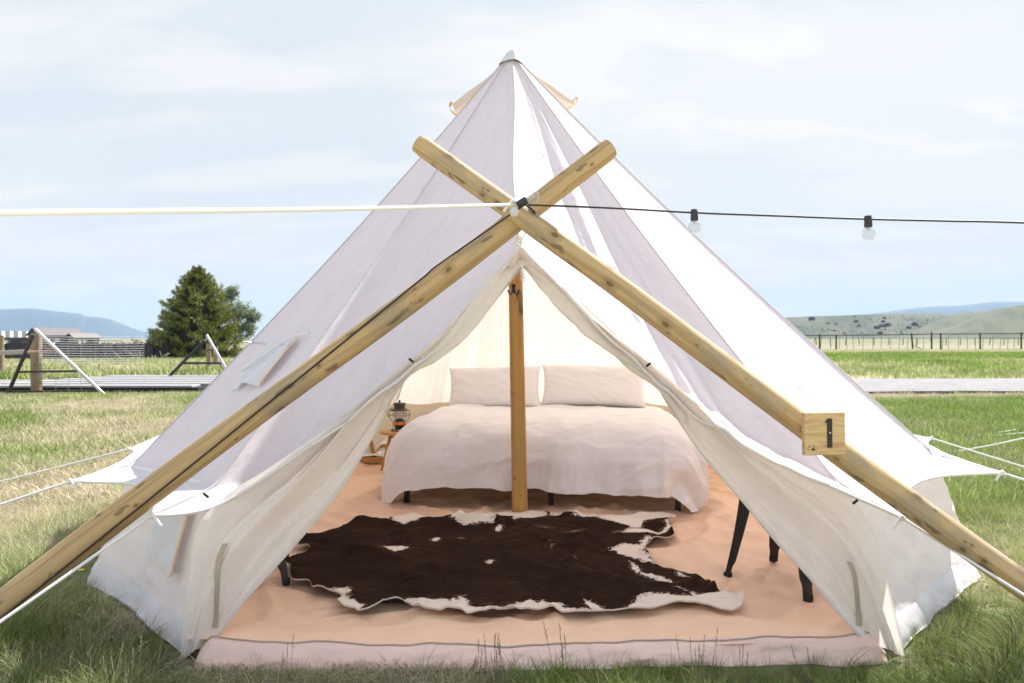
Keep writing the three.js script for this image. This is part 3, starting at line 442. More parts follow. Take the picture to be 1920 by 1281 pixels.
const flaps = [[OL, IL, -1, 0, 'left'], [OR, IR, 1, 5, 'right']].map(([o, i, s, n]) => {
  const f = flap(o, i, s, n), m = part('door_flap', surf(f, 90, 150, [1.6, 3.2]), M.canvasIn, TENT);
  const ed = []; for (let j = 0; j <= 60; j++) ed.push(f(1, j / 60)); part('hem', tube(ed, 0.006, 120, 5), M.canvasIn, m);
  // zip tape along the lower part of the flap
  { const rc = new THREE.Raycaster(); TENT.updateMatrixWorld(true); const zp = (s < 0 ? [[424, 1018], [414, 1040], [409, 1075], [407, 1115], [405, 1160], [404, 1176]] : [[1592, 1052], [1601, 1075], [1606, 1110], [1609, 1145], [1610, 1172]]).map(([x, y]) => { rc.set(V(0, EYE, CZ), at(x, y, 1).sub(V(0, EYE, CZ)).normalize()); const h = rc.intersectObject(m, false); return h.length ? h[0].point.add(V(0, 0, 0.006)) : at(x, y, 2.62); }), zc = new THREE.CatmullRomCurve3(zp);
    part('zipper', surf((u, v) => zc.getPoint(v).add(V((u - 0.5) * 0.022, 0, 0.004 * Math.sin(u * Math.PI))), 4, 40), M.webbing, m); }
  // a rolled fold of cloth tied under the hem, from the door's peak down to the toggle
  const rl = surf((u, v) => { const t = lerp(0.01, 0.47, v), q = f(0.72, t), a = u * 2 * Math.PI, r = (0.014 + 0.028 * Math.sin(Math.PI * Math.min(1, v * 1.15 + 0.05))) * (1 + 0.34 * Math.sin(a * 3 + v * 9) + 0.6 * (fbm(u * 6, v * 9, 3, 1600 + n, 6, 0) - 0.5)); q.x += Math.cos(a) * r * 0.8; q.y += Math.sin(a) * r; q.z += Math.cos(a) * r * 0.4 * -s + 0.035; return q; }, 24, 90, [0.3, 1.5]); part('rolled_edge', rl, M.canvasIn, m);
  const tg = s < 0 ? [at(771, 676, 2.96), at(386, 929, 2.60)] : [at(1216, 684, 2.96), at(1604, 941, 2.62)];
  for (const q of tg) { part('toggle', new THREE.CapsuleGeometry(0.005, 0.016, 4, 8).rotateZ(s < 0 ? 0.9 : -0.9).translate(q.x, q.y, q.z), M.rubber, m); }
  return m;
});
// zip pull at the head of the door, canvas gusset at its peak
{
  const zp = part('zip_pull', merge([new THREE.TorusGeometry(0.009, 0.0022, 6, 14).translate(0, -0.047, 0), box(0.012, 0.03, 0.004, 0, -0.022, 0), box(0.016, 0.016, 0.01, 0, 0, 0), new THREE.TorusGeometry(0.008, 0.002, 6, 14).translate(0.003, -0.062, 0.002)]), M.steel, TENT); zp.position.copy(at(979, 497, 3.10));
  const a = at(973, 463, 3.13), l = at(905, 540, 3.10), r = at(1046, 532, 3.10), c = at(980, 500, 3.19);
  const gus = surf((u, v) => { const s = u < 0.5 ? l.clone().lerp(a, u * 2) : a.clone().lerp(r, (u - 0.5) * 2), q = s.lerp(c, v * lerp(1, 0.9, Math.abs(u - 0.5) * 2)); q.z += 0.014 * Math.sin(u * 16 + v * 5) * Math.sin(v * Math.PI); return q; }, 30, 14, [0.3, 0.3]); part('door_gusset', gus, M.canvasIn, TENT);
  part('peak_loop', tube([at(973, 464, 3.12), at(968, 452, 3.10), at(973, 440, 3.08), at(978, 452, 3.10), at(974, 464, 3.12)], 0.005, 24, 6), M.rope, TENT);
}
// groundsheet
function floorY(x, z) {
    let y = 0.022 + (fbm(x * 1.6, z * 1.6, 3, 1700) - 0.5) * 0.028;
    for (const [dx, dz, fq, am, sd2] of [[0.9, 0.45, 5, 0.010, 1], [-0.5, 0.87, 6, 0.009, 2], [0.2, 1, 9, 0.006, 3], [1, -0.3, 8, 0.007, 4]]) { const n = fbm((x * dx + z * dz) * fq * 0.45 + 30, (x * dz - z * dx) * 0.7, 3, 1710 + sd2); y += am * Math.pow(Math.max(0, 1 - Math.abs(n - 0.5) * 9), 2) * 2.6; }
    return y;
}
{
  const pts = []; for (let k = -6; k < 6; k++) pts.push(k === 0 ? V(0.11, 0, 2.15) : k === -1 ? V(-1.17, 0, 2.155) : k === 1 ? V(1.395, 0, 2.12) : B[k]);
  const inner = (ang) => { const d = V(Math.sin(ang), 0, Math.cos(ang)); let best = 9; for (let i = 0; i < 12; i++) { const a = pts[i].clone().sub(CEN), b = pts[(i + 1) % 12].clone().sub(CEN), e = b.clone().sub(a), det = d.x * -e.z + e.x * d.z; if (Math.abs(det) < 1e-9) continue; const t = (a.x * -e.z + e.x * a.z) / det, s = (d.x * a.z - d.z * a.x) / det; if (t > 0 && s >= -1e-6 && s <= 1 + 1e-6) best = Math.min(best, t); } return best; };
  const fl = surf((u, v) => {
    const a = (u * 2 - 1) * Math.PI, r = inner(a) * (Math.abs(a) < 0.545 ? 0.988 : 0.966) * v, x = CEN.x + Math.sin(a) * r, z = CEN.z + Math.cos(a) * r;
    let y = floorY(x, z);
    const fz = lerp(2.151, 2.121, (x + 1.064) / 2.352) - z, fr = sstep(-1.35, -1.2, x) * sstep(1.55, 1.4, x) * (z > 0 ? 1 : 0), ux = Math.min(1, Math.max(0, (x + 1.064) / 2.352));
    y += 0.05 * Math.pow(v, 30) * (1 - fr * sstep(0.5, 0.3, fz)); y = lerp(y, 0.082 - 0.036 * Math.pow(Math.sin(Math.PI * ux), 0.8) + (fbm(x * 3, z * 5, 3, 1755) - 0.5) * 0.012, fr * sstep(0.40, 0.045, fz)); return V(x, y, z);
  }, 240, 130, [6, 3]); const uvA = fl.attributes.uv, pa = fl.attributes.position; for (let i = 0; i < pa.count; i++) uvA.setXY(i, pa.getX(i) / 1.3, pa.getZ(i) / 1.3);
  part('groundsheet', fl, M.floor, TENT);
  const L = onGround(372, 1246), R = onGround(1660, 1240), hL = 0.090, hR = 0.085;
  const prof = (u, v) => { const q = L.clone().lerp(R, u), endT = Math.pow(Math.min(1, Math.min(u, 1 - u) / 0.022 + 0.25), 0.6), top = (lerp(hL, hR, u) - 0.036 * Math.pow(Math.sin(Math.PI * u), 0.8)) * endT + 0.012 * (fbm(u * 9, 3, 3, 1750) - 0.5); const w2 = 0.5 + 0.5 * Math.sin(Math.PI * u), cs = v < 0.4 ? [-0.11 + 0.07 * (v / 0.4), lerp(top - 0.02, top, sm(v / 0.4))] : v < 0.55 ? [lerp(-0.04, -0.015, (v - 0.4) / 0.15), top + 0.003 * Math.sin(u * 40)] : [lerp(-0.015, (0.028 + 0.03 * w2) * endT, Math.pow((v - 0.55) / 0.45, 0.75)), lerp(top, 0.002, Math.pow((v - 0.55) / 0.45, 1.25))]; q.z += cs[0]; q.y = cs[1]; q.z += 0.018 * Math.sin(u * 5.2 + 0.6) + (fbm(u * 14, v * 2.5, 4, 1760) - 0.5) * 0.055 * sstep(0.5, 0.75, v); q.y += (fbm(u * 18, v * 3, 3, 1765) - 0.5) * 0.02 * sstep(0.95, 0.6, v); return q; };
  const th = part('door_threshold', surf(prof, 160, 34, [4, 0.4]), M.lip, TENT);
  const zl = []; for (let j = 0; j <= 60; j++) zl.push(prof(j / 60, 0.5).add(V(0, 0.004, 0))); part('zipper', tube(zl, 0.003, 120, 5), M.webbing, th);
}
// centre pole
{
  const b = onGround(975, 968, 0.03), topP = PEAK.clone().add(V(0, -0.02, 0)), t = thing('tent_pole', 'upright golden timber centre pole with a black coat hook', 'pole', [b.x, b.y, b.z]);
  const h = topP.clone().sub(b), g = new THREE.CylinderGeometry(0.039, 0.047, h.length(), 28, 30); { const p = g.attributes.position; for (let i = 0; i < p.count; i++) { const a = Math.atan2(p.getZ(i), p.getX(i)), sq = 1 / Math.pow(Math.pow(Math.abs(Math.cos(a)), 5) + Math.pow(Math.abs(Math.sin(a)), 5), 0.2); p.setX(i, p.getX(i) * sq); p.setZ(i, p.getZ(i) * sq); } g.computeVertexNormals(); }
  g.translate(0, h.length() / 2, 0); g.rotateY(0.12); g.applyQuaternion(new THREE.Quaternion().setFromUnitVectors(V(0, 1, 0), h.clone().normalize())); part('shaft', g, M.pole, t);
  const hk = at(963, 547, CZ - b.z).sub(b); hk.z += 0.05;
  const u = 1 / (F / (CZ - b.z)), P = (x, y, z) => V(x * u, -y * u, z);
  const hg = [box(0.016, 0.05, 0.006, 0, 0.012, 0, 0, 0.002), new THREE.TorusGeometry(0.010, 0.004, 6, 14).translate(0, 0.032, 0.004)];
  for (const e of [-1, 1]) { hg.push(tube([P(e * 1.5, -6, 0.004), P(e * 3, 2, 0.02), P(e * 5, 7, 0.032), P(e * 8, 6, 0.04), P(e * 9.5, 1, 0.042)], 0.0042, 20, 6), new THREE.SphereGeometry(0.007, 8, 6).translate(e * 9.5 * u, -0.5 * u, 0.042)); }
  const hook = part('coat_hook', merge(hg), M.blackMetal, t); hook.position.copy(hk);
}

// ------------------------------------------------------------------ crossed log poles in front
function logGeo(a, b, r0, r1, s, rep) {
  const d = b.clone().sub(a), len = d.length(), n = 60, m = 26;
  const q = new THREE.Quaternion().setFromUnitVectors(V(0, 1, 0), d.clone().normalize());
  const body = surf((u, v) => { const an = u * 2 * Math.PI, k = 1 + (fbm(u * 4, v * 10, 4, s, 4, 0) - 0.5) * 0.10; const r = lerp(r0, r1, v) * k; const end = v < 0.004 || v > 0.996 ? 0.90 : 1; return V(Math.cos(an) * r * end + (fbm(v * 3, 1, 2, s + 3) - 0.5) * 0.008 + 0.010 * Math.sin(v * 6 + s) * Math.sin(Math.PI * v), v * len, -Math.sin(an) * r * end + (fbm(v * 3, 8, 2, s + 5) - 0.5) * 0.008); }, m, n * 2, [1, len / 2.1 * rep]);
  const caps = []; for (const v of [0, 1]) { const c = new THREE.CircleGeometry((v ? r1 : r0) * 0.92, 20); c.rotateX(v ? -Math.PI / 2 : Math.PI / 2); c.translate((fbm(v * 3, 1, 2, s + 3) - 0.5) * 0.008, v * len + (v ? 0.0005 : -0.0005), (fbm(v * 3, 8, 2, s + 5) - 0.5) * 0.008); caps.push(c); }
  const g = merge([body, ...caps]); g.applyQuaternion(q); g.translate(a.x, a.y, a.z); return g;
}
const footA = at(-240, 1292, 2.40), topA = at(1143, 277, 3.00), footB = at(2255, 1292, 2.34), topB = at(786, 268, 2.96);
footA.y = -0.05; footB.y = -0.05;
const LA = thing('log_pole', 'peeled log pole slanting from lower left to upper right, cord along it', 'pole');
part('log', logGeo(footA, topA, 0.0505, 0.044, 2001, 1), M.log1, LA);
const LB = thing('log_pole', 'peeled log pole slanting from upper left to lower right, numbered board on it', 'pole');
part('log', logGeo(footB, topB, 0.0465, 0.041, 2051, 1), M.log2, LB);
{ const q = at(964, 397, 2.70); part('bolt', merge([new THREE.CylinderGeometry(0.0115, 0.0115, 0.018, 6).rotateX(Math.PI / 2), new THREE.CylinderGeometry(0.017, 0.017, 0.004, 18).rotateX(Math.PI / 2).translate(0, 0, -0.009)]).translate(q.x, q.y, q.z), M.steel, LB); }
// number board
{
  const c = at(1544, 813, 2.50), t = thing('number_sign', 'small square pine board with a black numeral 1 on the log pole', 'sign', [c.x, c.y, c.z], 0.06); t.rotation.z = 0.012;
  part('board', new RoundedBoxGeometry(0.142, 0.145, 0.024, 2, 0.003), M.board, t);
  const s = new THREE.Shape([[0.024, 0.052], [0.008, 0.052], [-0.001, 0.0375], [0.007, 0.0385], [0.007, -0.047], [0.024, -0.047]].map(p => new THREE.Vector2(...p)));
  part('numeral', new THREE.ExtrudeGeometry(s, { depth: 0.002, bevelEnabled: false }).translate(0, 0, 0.0124), std([0.012, 0.011, 0.012], 0.5), t);
  part('nail', new THREE.CylinderGeometry(0.0025, 0.0025, 0.002, 10).rotateX(Math.PI / 2).translate(0.0158, 0.004, 0.0156), M.steel, t);
}
// ------------------------------------------------------------------ ropes
function rope(pts, r, label, cat = 'rope', knot = true, group = 'white guy ropes of the tent') {
  const t = thing('guy_rope', label, cat, [0, 0, 0], 0, group), c = new THREE.CatmullRomCurve3(pts);
  part('cord', new THREE.TubeGeometry(c, 60, r, 7), M.rope, t);
  if (knot) { const q = pts[0]; part('knot', merge([new THREE.SphereGeometry(r * 2.2, 10, 8).translate(q.x, q.y, q.z), tube([q, q.clone().add(V(0.012 * -Math.sign(q.x), 0.012, 0.02)), q.clone().add(V(0.045 * -Math.sign(q.x), -0.03, 0.025))], r * 0.9, 10, 6)]), M.rope, t); }
  return t;
}
const sag2 = (a, b, d) => { const m = a.clone().lerp(b, 0.5); m.y -= d; return [a, m, b]; };
rope(sag2(E[-1], V(-1.9, 0.02, 2.95), 0.01), 0.0055, 'white guy rope from the front left eave corner, lowest on the left');
rope(sag2(E[-2], V(-3.5, 0.02, 2.1), 0.01), 0.0055, 'white guy rope from the pointed left eave tip');
rope(sag2(E[-3], V(-4.2, 0.02, 0.05), 0.01), 0.0055, 'thin white guy rope from the rear left eave, highest on the left');
rope(sag2(E[1], V(2.1, 0.02, 2.8), 0.01), 0.005, 'white guy rope from the front right eave corner, passing behind the log pole');
rope(sag2(E[2], V(3.9, 0.02, 2.0), 0.012), 0.0055, 'white guy rope from the pointed right eave tip');
rope(sag2(E[3], V(4.3, 0.02, 0.3), 0.01), 0.0052, 'white guy rope from the rear right eave sloping down to the right');

const nb = 'white ropes of a neighbouring pitch';
rope([at(1772, 851, 6.9), at(1850, 837, 6.7), at(1925, 821, 6.5), at(2300, 740, 6)], 0.008, 'white rope rising to the right that crosses the tent guy rope', 'rope', false, nb);
rope([onGround(1838, 818), at(1868, 812, 8.2), at(1905, 806, 8.1)], 0.007, 'upper of two short white ropes lying in the green grass', 'rope', true, nb);
rope([onGround(1842, 822), at(1870, 816, 8.0), at(1908, 813, 7.9), at(2200, 780, 7)], 0.007, 'lower of two short white ropes lying in the green grass', 'rope', false, nb);
{ const a = at(967, 384, 2.74), b = at(0, 400, 1.42), c = b.clone().add(b.clone().sub(a).multiplyScalar(1.6)); const mm = a.clone().lerp(b, 0.5); mm.y -= 0.004; rope([a, mm, b, c], 0.0065, 'thick white rope stretched from the log crossing out to the left', 'rope', true, null);
  rope([APEX.clone().add(V(0, 0.02, 0.02)), at(969, 430, 3.0), at(966, 405, 2.9)], 0.004, 'short thin cord tying the door peak up to the crossed logs', 'rope', false, null);
  rope([APEX.clone().add(V(0.01, 0.02, 0.02)), at(985, 438, 3.02), at(1000, 425, 2.95)], 0.0025, 'loose thin thread beside the cord above the door peak', 'rope', false, null); }
// ------------------------------------------------------------------ string lights
{
  const t = thing('string_light', 'black festoon cord with clear round bulbs strung out to the right', 'string lights');
  const p = [[985, 384, 2.78], [1140, 390, 2.76], [1303, 399, 2.74], [1460, 405, 2.72], [1628, 411, 2.70], [1780, 414.5, 2.66], [1925, 418, 2.62], [2500, 440, 2.5]].map(q => at(...q));
  part('cord', tube(p, 0.0038, 120, 6), M.cord, t);
  const dA = topA.clone().sub(footA).normalize(), side = V(-0.55, 0.83, 0).sub(dA.clone().multiplyScalar(V(-0.55, 0.83, 0).dot(dA))).normalize(), fr = dA.clone().cross(side).normalize(); if (fr.z < 0) fr.negate();
  const len = topA.distanceTo(footA), cp = []; for (let i = 0; i <= 40; i++) { const k = i / 40, s = lerp(0.735, 0.02, k), an = lerp(0.75, -0.95, Math.pow(k, 0.8)), c = footA.clone().lerp(topA, s), r = lerp(0.0505, 0.044, s) + 0.003; c.addScaledVector(side, Math.sin(an) * r).addScaledVector(fr, Math.cos(an) * r); c.x += 0.0; cp.push(c); }
  part('cord', tube([at(985, 384, 2.80), at(960, 400, 2.83), ...cp], 0.0034, 160, 6), M.cord, t);
  part('cord', tube([at(982, 382, 2.74), at(992, 388, 2.78), at(1002, 398, 2.83), at(1001, 404, 2.88)], 0.0042, 20, 6), M.cord, t);
  const bulb = (q, dir) => {
    const g = new THREE.Group(), so = part('socket', new THREE.LatheGeometry([[0.0, 0.02], [0.0125, 0.02], [0.0135, 0.0], [0.0145, -0.018], [0.0125, -0.022]].map(a => new THREE.Vector2(...a)), 18), std([0.03, 0.028, 0.04], 0.6), t);
    const pr = []; for (let i = 0; i <= 22; i++) { const a = lerp(0.42, Math.PI, i / 22); pr.push(new THREE.Vector2(Math.sin(a) * 0.0255, -0.046 + Math.cos(a) * 0.0255)); } pr.unshift(new THREE.Vector2(0.0098, -0.017)); pr[pr.length - 1].x = 0.0001;
    const gl = part('bulb_glass', new THREE.LatheGeometry(pr, 24), M.glass, so), fi = part('filament', merge([tube([V(-0.003, -0.02, 0), V(-0.007, -0.042, 0), V(0, -0.05, 0), V(0.007, -0.042, 0), V(0.003, -0.02, 0)], 0.0006, 20, 4), bar(V(0, -0.018, 0), V(0, -0.034, 0), 0.0022, 6)]), std([0.5, 0.47, 0.42], 0.4), so);
    so.position.copy(q); so.quaternion.setFromUnitVectors(V(0, -1, 0), dir.normalize());
  };
  bulb(at(1302, 403, 2.74), V(0.01, -1, 0)); bulb(at(1628, 415, 2.70), V(0.03, -1, 0)); bulb(at(978, 380, 2.71), V(0.85, 0.45, 0.1)); bulb(at(1955, 424, 2.6), V(0, -1, 0));
}

// ------------------------------------------------------------------ bed, duvet, pillows
const BA = -0.136, BP = V(0.165, 0.03, -0.03);                       // turn and middle of the foot end
{
  const t = thing('bed', 'double bed on black metal legs behind the centre pole', 'bed', [BP.x, 0.028, BP.z], BA);
  for (const [x, z] of [[-0.9, -0.10], [0.08, -0.10], [0.9, -0.10], [-0.88, -1.9], [0.88, -1.9]]) part('leg', box(0.034, 0.24, 0.034, x, 0.12, z, 0, 0.004), M.blackMetal, t);
  part('frame', merge([box(1.80, 0.04, 0.04, 0, 0.245, -0.10), box(1.88, 0.04, 0.04, 0, 0.245, -1.9), box(0.04, 0.04, 1.76, -0.90, 0.2455, -1.0), box(0.04, 0.04, 1.76, 0.90, 0.2455, -1.0)]), M.blackMetal, t);
  part('mattress', new RoundedBoxGeometry(1.86, 0.20, 1.86, 4, 0.08).translate(0, 0.366, -1.04), phys([0.78, 0.74, 0.72], 0.95), t);
  const dv = thing('duvet', 'rumpled white cotton duvet hanging over the sides of the bed', 'duvet', [BP.x, 0.03, BP.z], BA);
  const a = 0.79, bz0 = -1.50, bz1 = -0.26, top = 0.545, RAD = 0.29, SW = 1.33, S0 = -1.72, S1 = 0.315;
  const g = surf((u, v) => {
    const s = lerp(-SW, SW, u), z0 = lerp(S0, S1, v);
    const cx = Math.max(-a, Math.min(a, s)), cz = Math.max(bz0, Math.min(bz1, z0)), dx = s - cx, dz = z0 < bz0 ? 0 : z0 - cz, d = Math.hypot(dx, dz), zc = z0 < bz0 ? z0 : cz;
    const arc = RAD * Math.PI / 2; let out, drop;
    if (d < arc) { const t2 = d / RAD; out = RAD * Math.sin(t2); drop = RAD * (1 - Math.cos(t2)); } else { out = RAD + 0.10 * (d - arc); drop = RAD + (d - arc); }
    const ux = d ? dx / d : 0, uz = d ? dz / d : 0; let y = top - drop;
    const ang = Math.atan2(uz * 1, ux), hang = sstep(0.2, 0.55, d), along = s * Math.abs(uz) + z0 * Math.abs(ux);
    let fo = (fbm(along * 4 + (uz > 0.5 ? 9 : 3), d * 1.2, 3, 1800) - 0.5) * 0.11 * hang + (fbm(along * 11 + d * 2, d * 2, 3, 1810) - 0.5) * 0.05 * hang;
    fo += 0.02 * hang * Math.sin(along * 13 + d * 6 + 2);
    let x = cx + ux * (out + fo), z = zc + uz * (out + fo);
    // broad puffs and diagonal rumples of the quilt
    y += (fbm(s * 2.1 + 5, z0 * 2.1, 3, 1820) - 0.5) * 0.055 * (1 - hang) + (fbm(s * 4 + z0 * 3, z0 * 7 - s * 2, 3, 1830) - 0.5) * 0.030 * (1 - hang * 0.6);
    { const r1 = 1 - Math.abs(fbm(s * 2.6 + z0 * 3.2, z0 * 2.2 - s * 1.4, 4, 1860) - 0.5) * 5, r2 = 1 - Math.abs(fbm(s * 5 - z0 * 2, z0 * 5 + s, 3, 1870) - 0.5) * 5; const cr = 0.011 * Math.max(0, r1) ** 2 + 0.001 * Math.max(0, r2) ** 2; if (hang > 0.4) { x += ux * cr * 1.2; z += uz * cr * 1.2; } else y += cr; }
    y = Math.max(y + (fbm(along * 5, 3, 3, 1840) - 0.5) * 0.05 * hang, 0.015 + 0.015 * fbm(s * 9, z0 * 9, 2, 1850));
    if (z0 < -1.40) y += 0.02 * Math.sin((z0 + 1.40) / 0.2);
    return V(x, y, z);
  }, 220, 190, [3.5, 3]);
  part('cover', g, M.duvet, dv);
  function pillow(pos, w, h, T, turn, tilt, roll, label, sd3) {
    const o = thing('pillow', label, 'pillow', [pos.x, pos.y, pos.z], turn); const pm = [];
    for (const e of [1, -1]) pm.push(surf((u0, v0) => { const u = (e > 0 ? u0 : 1 - u0) * 2 - 1, v = v0 * 2 - 1; const k = Math.pow(Math.max(0, (1 - Math.pow(Math.abs(u), 4)) * (1 - Math.pow(Math.abs(v), 3.2))), 0.5); const pin = 1 - 0.055 * (1 - Math.abs(v) ** 2) * Math.abs(u) ** 6, pv = 1 - 0.07 * (1 - u * u) * Math.abs(v) ** 6; const edge = Math.min(1, k * 2.5); const n = (fbm(u * 2 + sd3, v * 2, 3, 1900 + sd3) - 0.5) * 0.05 * edge + (fbm(u * 7 + v * 4, v * 5 + sd3, 3, 1910 + sd3) - 0.5) * 0.022 * edge; return V(u * w / 2 * pin, v * h / 2 * pv + h / 2, e * (k * T / 2 + n * 0.6)); }, 60, 36, [0.8, 0.5]));
    const m = part('case', merge(pm), M.duvet, o); m.rotation.set(-tilt, 0, roll, 'YXZ'); return o;
  }
  const pl = at(926, 768, 6.22), pr = at(1112, 763, 6.16);
  pillow(pl, 0.80, 0.38, 0.22, BA, 0.34, 0.035, 'white pillow left of the gap, its upper corner pointing up by the pole', 1);
  pillow(pr, 0.88, 0.365, 0.22, BA + 0.03, 0.36, -0.012, 'wide white pillow on the right half of the bed', 8);
}
// ------------------------------------------------------------------ bedside table, lantern, small things in the tent
{
  const q = at(748, 808, 6.25), t = thing('side_table', 'small round wooden bedside table carrying the lantern', 'side table', [q.x, 0.03, q.z]), h = q.y - 0.03;
  part('table_top', new THREE.CylinderGeometry(0.165, 0.158, 0.022, 40).translate(0, h - 0.011, 0), std([0.62, 0.36, 0.14], 0.55), t);
  for (let i = 0; i < 3; i++) { const a = i * 2.094 + 0.6; part('leg', bar(V(Math.cos(a) * 0.15, 0, Math.sin(a) * 0.15), V(Math.cos(a) * 0.07, h - 0.022, Math.sin(a) * 0.07), 0.012, 9, 0.016), M.furn, t); }
  part('apron', new THREE.CylinderGeometry(0.08, 0.06, 0.035, 20).translate(0, h - 0.041, 0), M.furn, t);
  const l = thing('lantern', 'black wire cage lantern with a copper band on the bedside table', 'lantern', [q.x + 0.005, q.y + 0.001, q.z], 0.3);
  const lathe = pts => new THREE.LatheGeometry(pts.map(p => new THREE.Vector2(...p)), 28), bm = std([0.03, 0.026, 0.024], 0.45);
  part('tank', lathe([[0, 0.012], [0.03, 0.012], [0.038, 0.02], [0.046, 0.045], [0.05, 0.052]]), bm, l); part('copper_band', lathe([[0.0505, 0.052], [0.053, 0.056], [0.053, 0.076], [0.05, 0.08]]), M.copper, l);
  part('shoulder', lathe([[0.05, 0.08], [0.048, 0.086], [0.028, 0.094], [0.018, 0.105], [0, 0.106]]), bm, l);
  part('glass_globe', lathe([[0.03, 0.09], [0.052, 0.11], [0.060, 0.135], [0.052, 0.16], [0.036, 0.172]]), M.glass, l);
  part('hood', lathe([[0.085, 0.172], [0.07, 0.184], [0.045, 0.192], [0.048, 0.195], [0.048, 0.212], [0.046, 0.216], [0.053, 0.217], [0.053, 0.236], [0.0, 0.240]]), std([0.06, 0.05, 0.045], 0.5), l); part('knob', new THREE.SphereGeometry(0.011, 10, 8).translate(0, 0.25, 0), bm, l);
  for (let i = 0; i < 6; i++) { const a = i * Math.PI / 3, r = (k, y) => V(Math.cos(a) * k, y, Math.sin(a) * k); part('cage_wire', tube([r(0.07, 0), r(0.058, 0.03), r(0.055, 0.07), r(0.078, 0.105), r(0.09, 0.135), r(0.085, 0.165), r(0.078, 0.178)], 0.0022, 24, 5), bm, l); }
  part('cage_ring', new THREE.TorusGeometry(0.09, 0.0022, 5, 36).rotateX(Math.PI / 2).translate(0, 0.135, 0), bm, l); part('base_ring', new THREE.TorusGeometry(0.07, 0.004, 6, 36).rotateX(Math.PI / 2).translate(0, 0.004, 0), bm, l);
  part('bail_handle', tube([V(-0.058, 0.2, 0), V(-0.10, 0.175, 0.02), V(-0.105, 0.14, 0.03), V(-0.085, 0.115, 0.035)], 0.0028, 20, 5), bm, l);
  // low wooden rack left of the bed
  const k = onGround(683, 874, 0.03), w = thing('wooden_rack', 'low brown wooden rack between left door flap and bed', 'rack', [k.x, 0.03, k.z], 0.16);
  part('rail', box(0.62, 0.045, 0.03, -0.1, 0.05, 0, 0, 0.004), M.furn, w); part('rail', box(0.62, 0.03, 0.03, -0.1, 0.13, -0.30, 0, 0.004), M.furn, w);
  for (const x of [0.05, -0.35]) { const g = box(0.035, 0.30, 0.03, 0, 0.15, 0, 0, 0.004); g.rotateZ(0.22); g.translate(x + 0.04, 0.02, -0.12); part('leg', g, M.furn, w); }
  part('cloth', surf((u, v) => V(lerp(-0.38, 0.18, u), 0.075 + 0.02 * Math.sin(u * 9 + v * 5) * v + 0.02 * fbm(u * 6, v * 6, 2, 1950), lerp(-0.02, -0.28, v)), 20, 10), M.duvet, w);
  // wicker basket right of the bed
  const bq = at(1268, 795, 6.3), bk = thing('wicker_basket', 'tan wicker basket at the right of the bed behind the flap', 'basket', [bq.x + 0.06, 0.03, bq.z]), wk = std([0.58, 0.38, 0.19], 0.8);
  for (let i = 0; i < 16; i++) { const y = 0.02 + i * 0.026, r = 0.10 + 0.035 * Math.sin(i / 15 * 2.6); part('hoop', new THREE.TorusGeometry(r, 0.012, 6, 30).rotateX(Math.PI / 2).translate(0, y, 0), wk, bk); }
  part('rim', new THREE.TorusGeometry(0.125, 0.015, 8, 32).rotateX(Math.PI / 2).translate(0, 0.43, 0), wk, bk); part('bottom', new THREE.CylinderGeometry(0.10, 0.10, 0.01, 24).translate(0, 0.008, 0), wk, bk);
}
// ------------------------------------------------------------------ black metal stools
function stool(name, label, P, Q, R2) {                                // three feet on the floor, the fourth follows
  const c = Q.clone().add(R2).multiplyScalar(0.5), ux = Q.clone().sub(P), ang = Math.atan2(-ux.z, ux.x);
  const t = thing(name, label, 'stool', [c.x, 0.03, c.z], ang, null), S = 0.43, hf = S / 2 - 0.005, ht = 0.155, H = 0.43;
  part('seat', new RoundedBoxGeometry(0.335, 0.03, 0.335, 3, 0.014).translate(0, H, 0), M.blackMetal, t);
  for (const sx of [-1, 1]) for (const sz of [-1, 1]) {
    const leg = surf((u, v) => { const w = v < 0.14 ? 0.030 : v < 0.2 ? lerp(0.030, 0.040, (v - 0.14) / 0.06) : lerp(0.040, 0.075, Math.pow((v - 0.2) / 0.8, 1.2)), cx = lerp(hf, ht, v) - 0.005 * Math.sin(v * Math.PI), y = v * H, k = u * 2; // an L section that opens outward, folded at the corner
      const a = k < 1 ? 1 - k : 0, b = k < 1 ? 0 : k - 1; return V(sx * (cx - a * w), y, sz * (cx - b * w)); }, 12, 40);
    const leg2 = surf((u, v) => { const w = v < 0.14 ? 0.030 : v < 0.2 ? lerp(0.030, 0.036, (v - 0.14) / 0.06) : lerp(0.036, 0.066, (v - 0.2) / 0.8), cx = lerp(hf, ht, v) - 0.005 * Math.sin(v * Math.PI), y = v * H; return V(sx * (cx - w * (1 - u)), y, sz * (cx - w * u)); }, 6, 40);
    const L = part('leg', merge([leg, leg2]), M.blackMetal, t);
    part('foot_cap', new RoundedBoxGeometry(0.032, 0.03, 0.032, 2, 0.006).translate(sx * (hf - 0.013), 0.014, sz * (hf - 0.013)), M.rubber, L);
  }
  for (const r of [0, 1, 2, 3]) { const s = new THREE.Shape(); s.moveTo(-ht, 0); s.lineTo(ht, 0); s.lineTo(ht, -0.10); s.quadraticCurveTo(ht - 0.04, -0.035, 0.0, -0.033); s.quadraticCurveTo(-ht + 0.04, -0.035, -ht, -0.10); s.closePath(); const g = new THREE.ExtrudeGeometry(s, { depth: 0.004, bevelEnabled: false, curveSegments: 12 }); g.translate(0, H - 0.012, ht - 0.006); g.rotateY(r * Math.PI / 2); part('apron', g, M.blackMetal, t); }
  return t;
}
stool('metal_stool', 'black metal stool with splayed legs half hidden by the right door flap', onGround(1352, 1082, 0.03), onGround(1497, 1124, 0.03), onGround(1466, 1056, 0.03));
{ const a = onGround(538, 1096, 0.03), b = a.clone().add(V(-0.38, 0, 0.12)), c = a.clone().add(V(-0.12, 0, -0.38)); stool('metal_stool', 'black metal stool whose foot shows under the left door flap', a, b, c); }

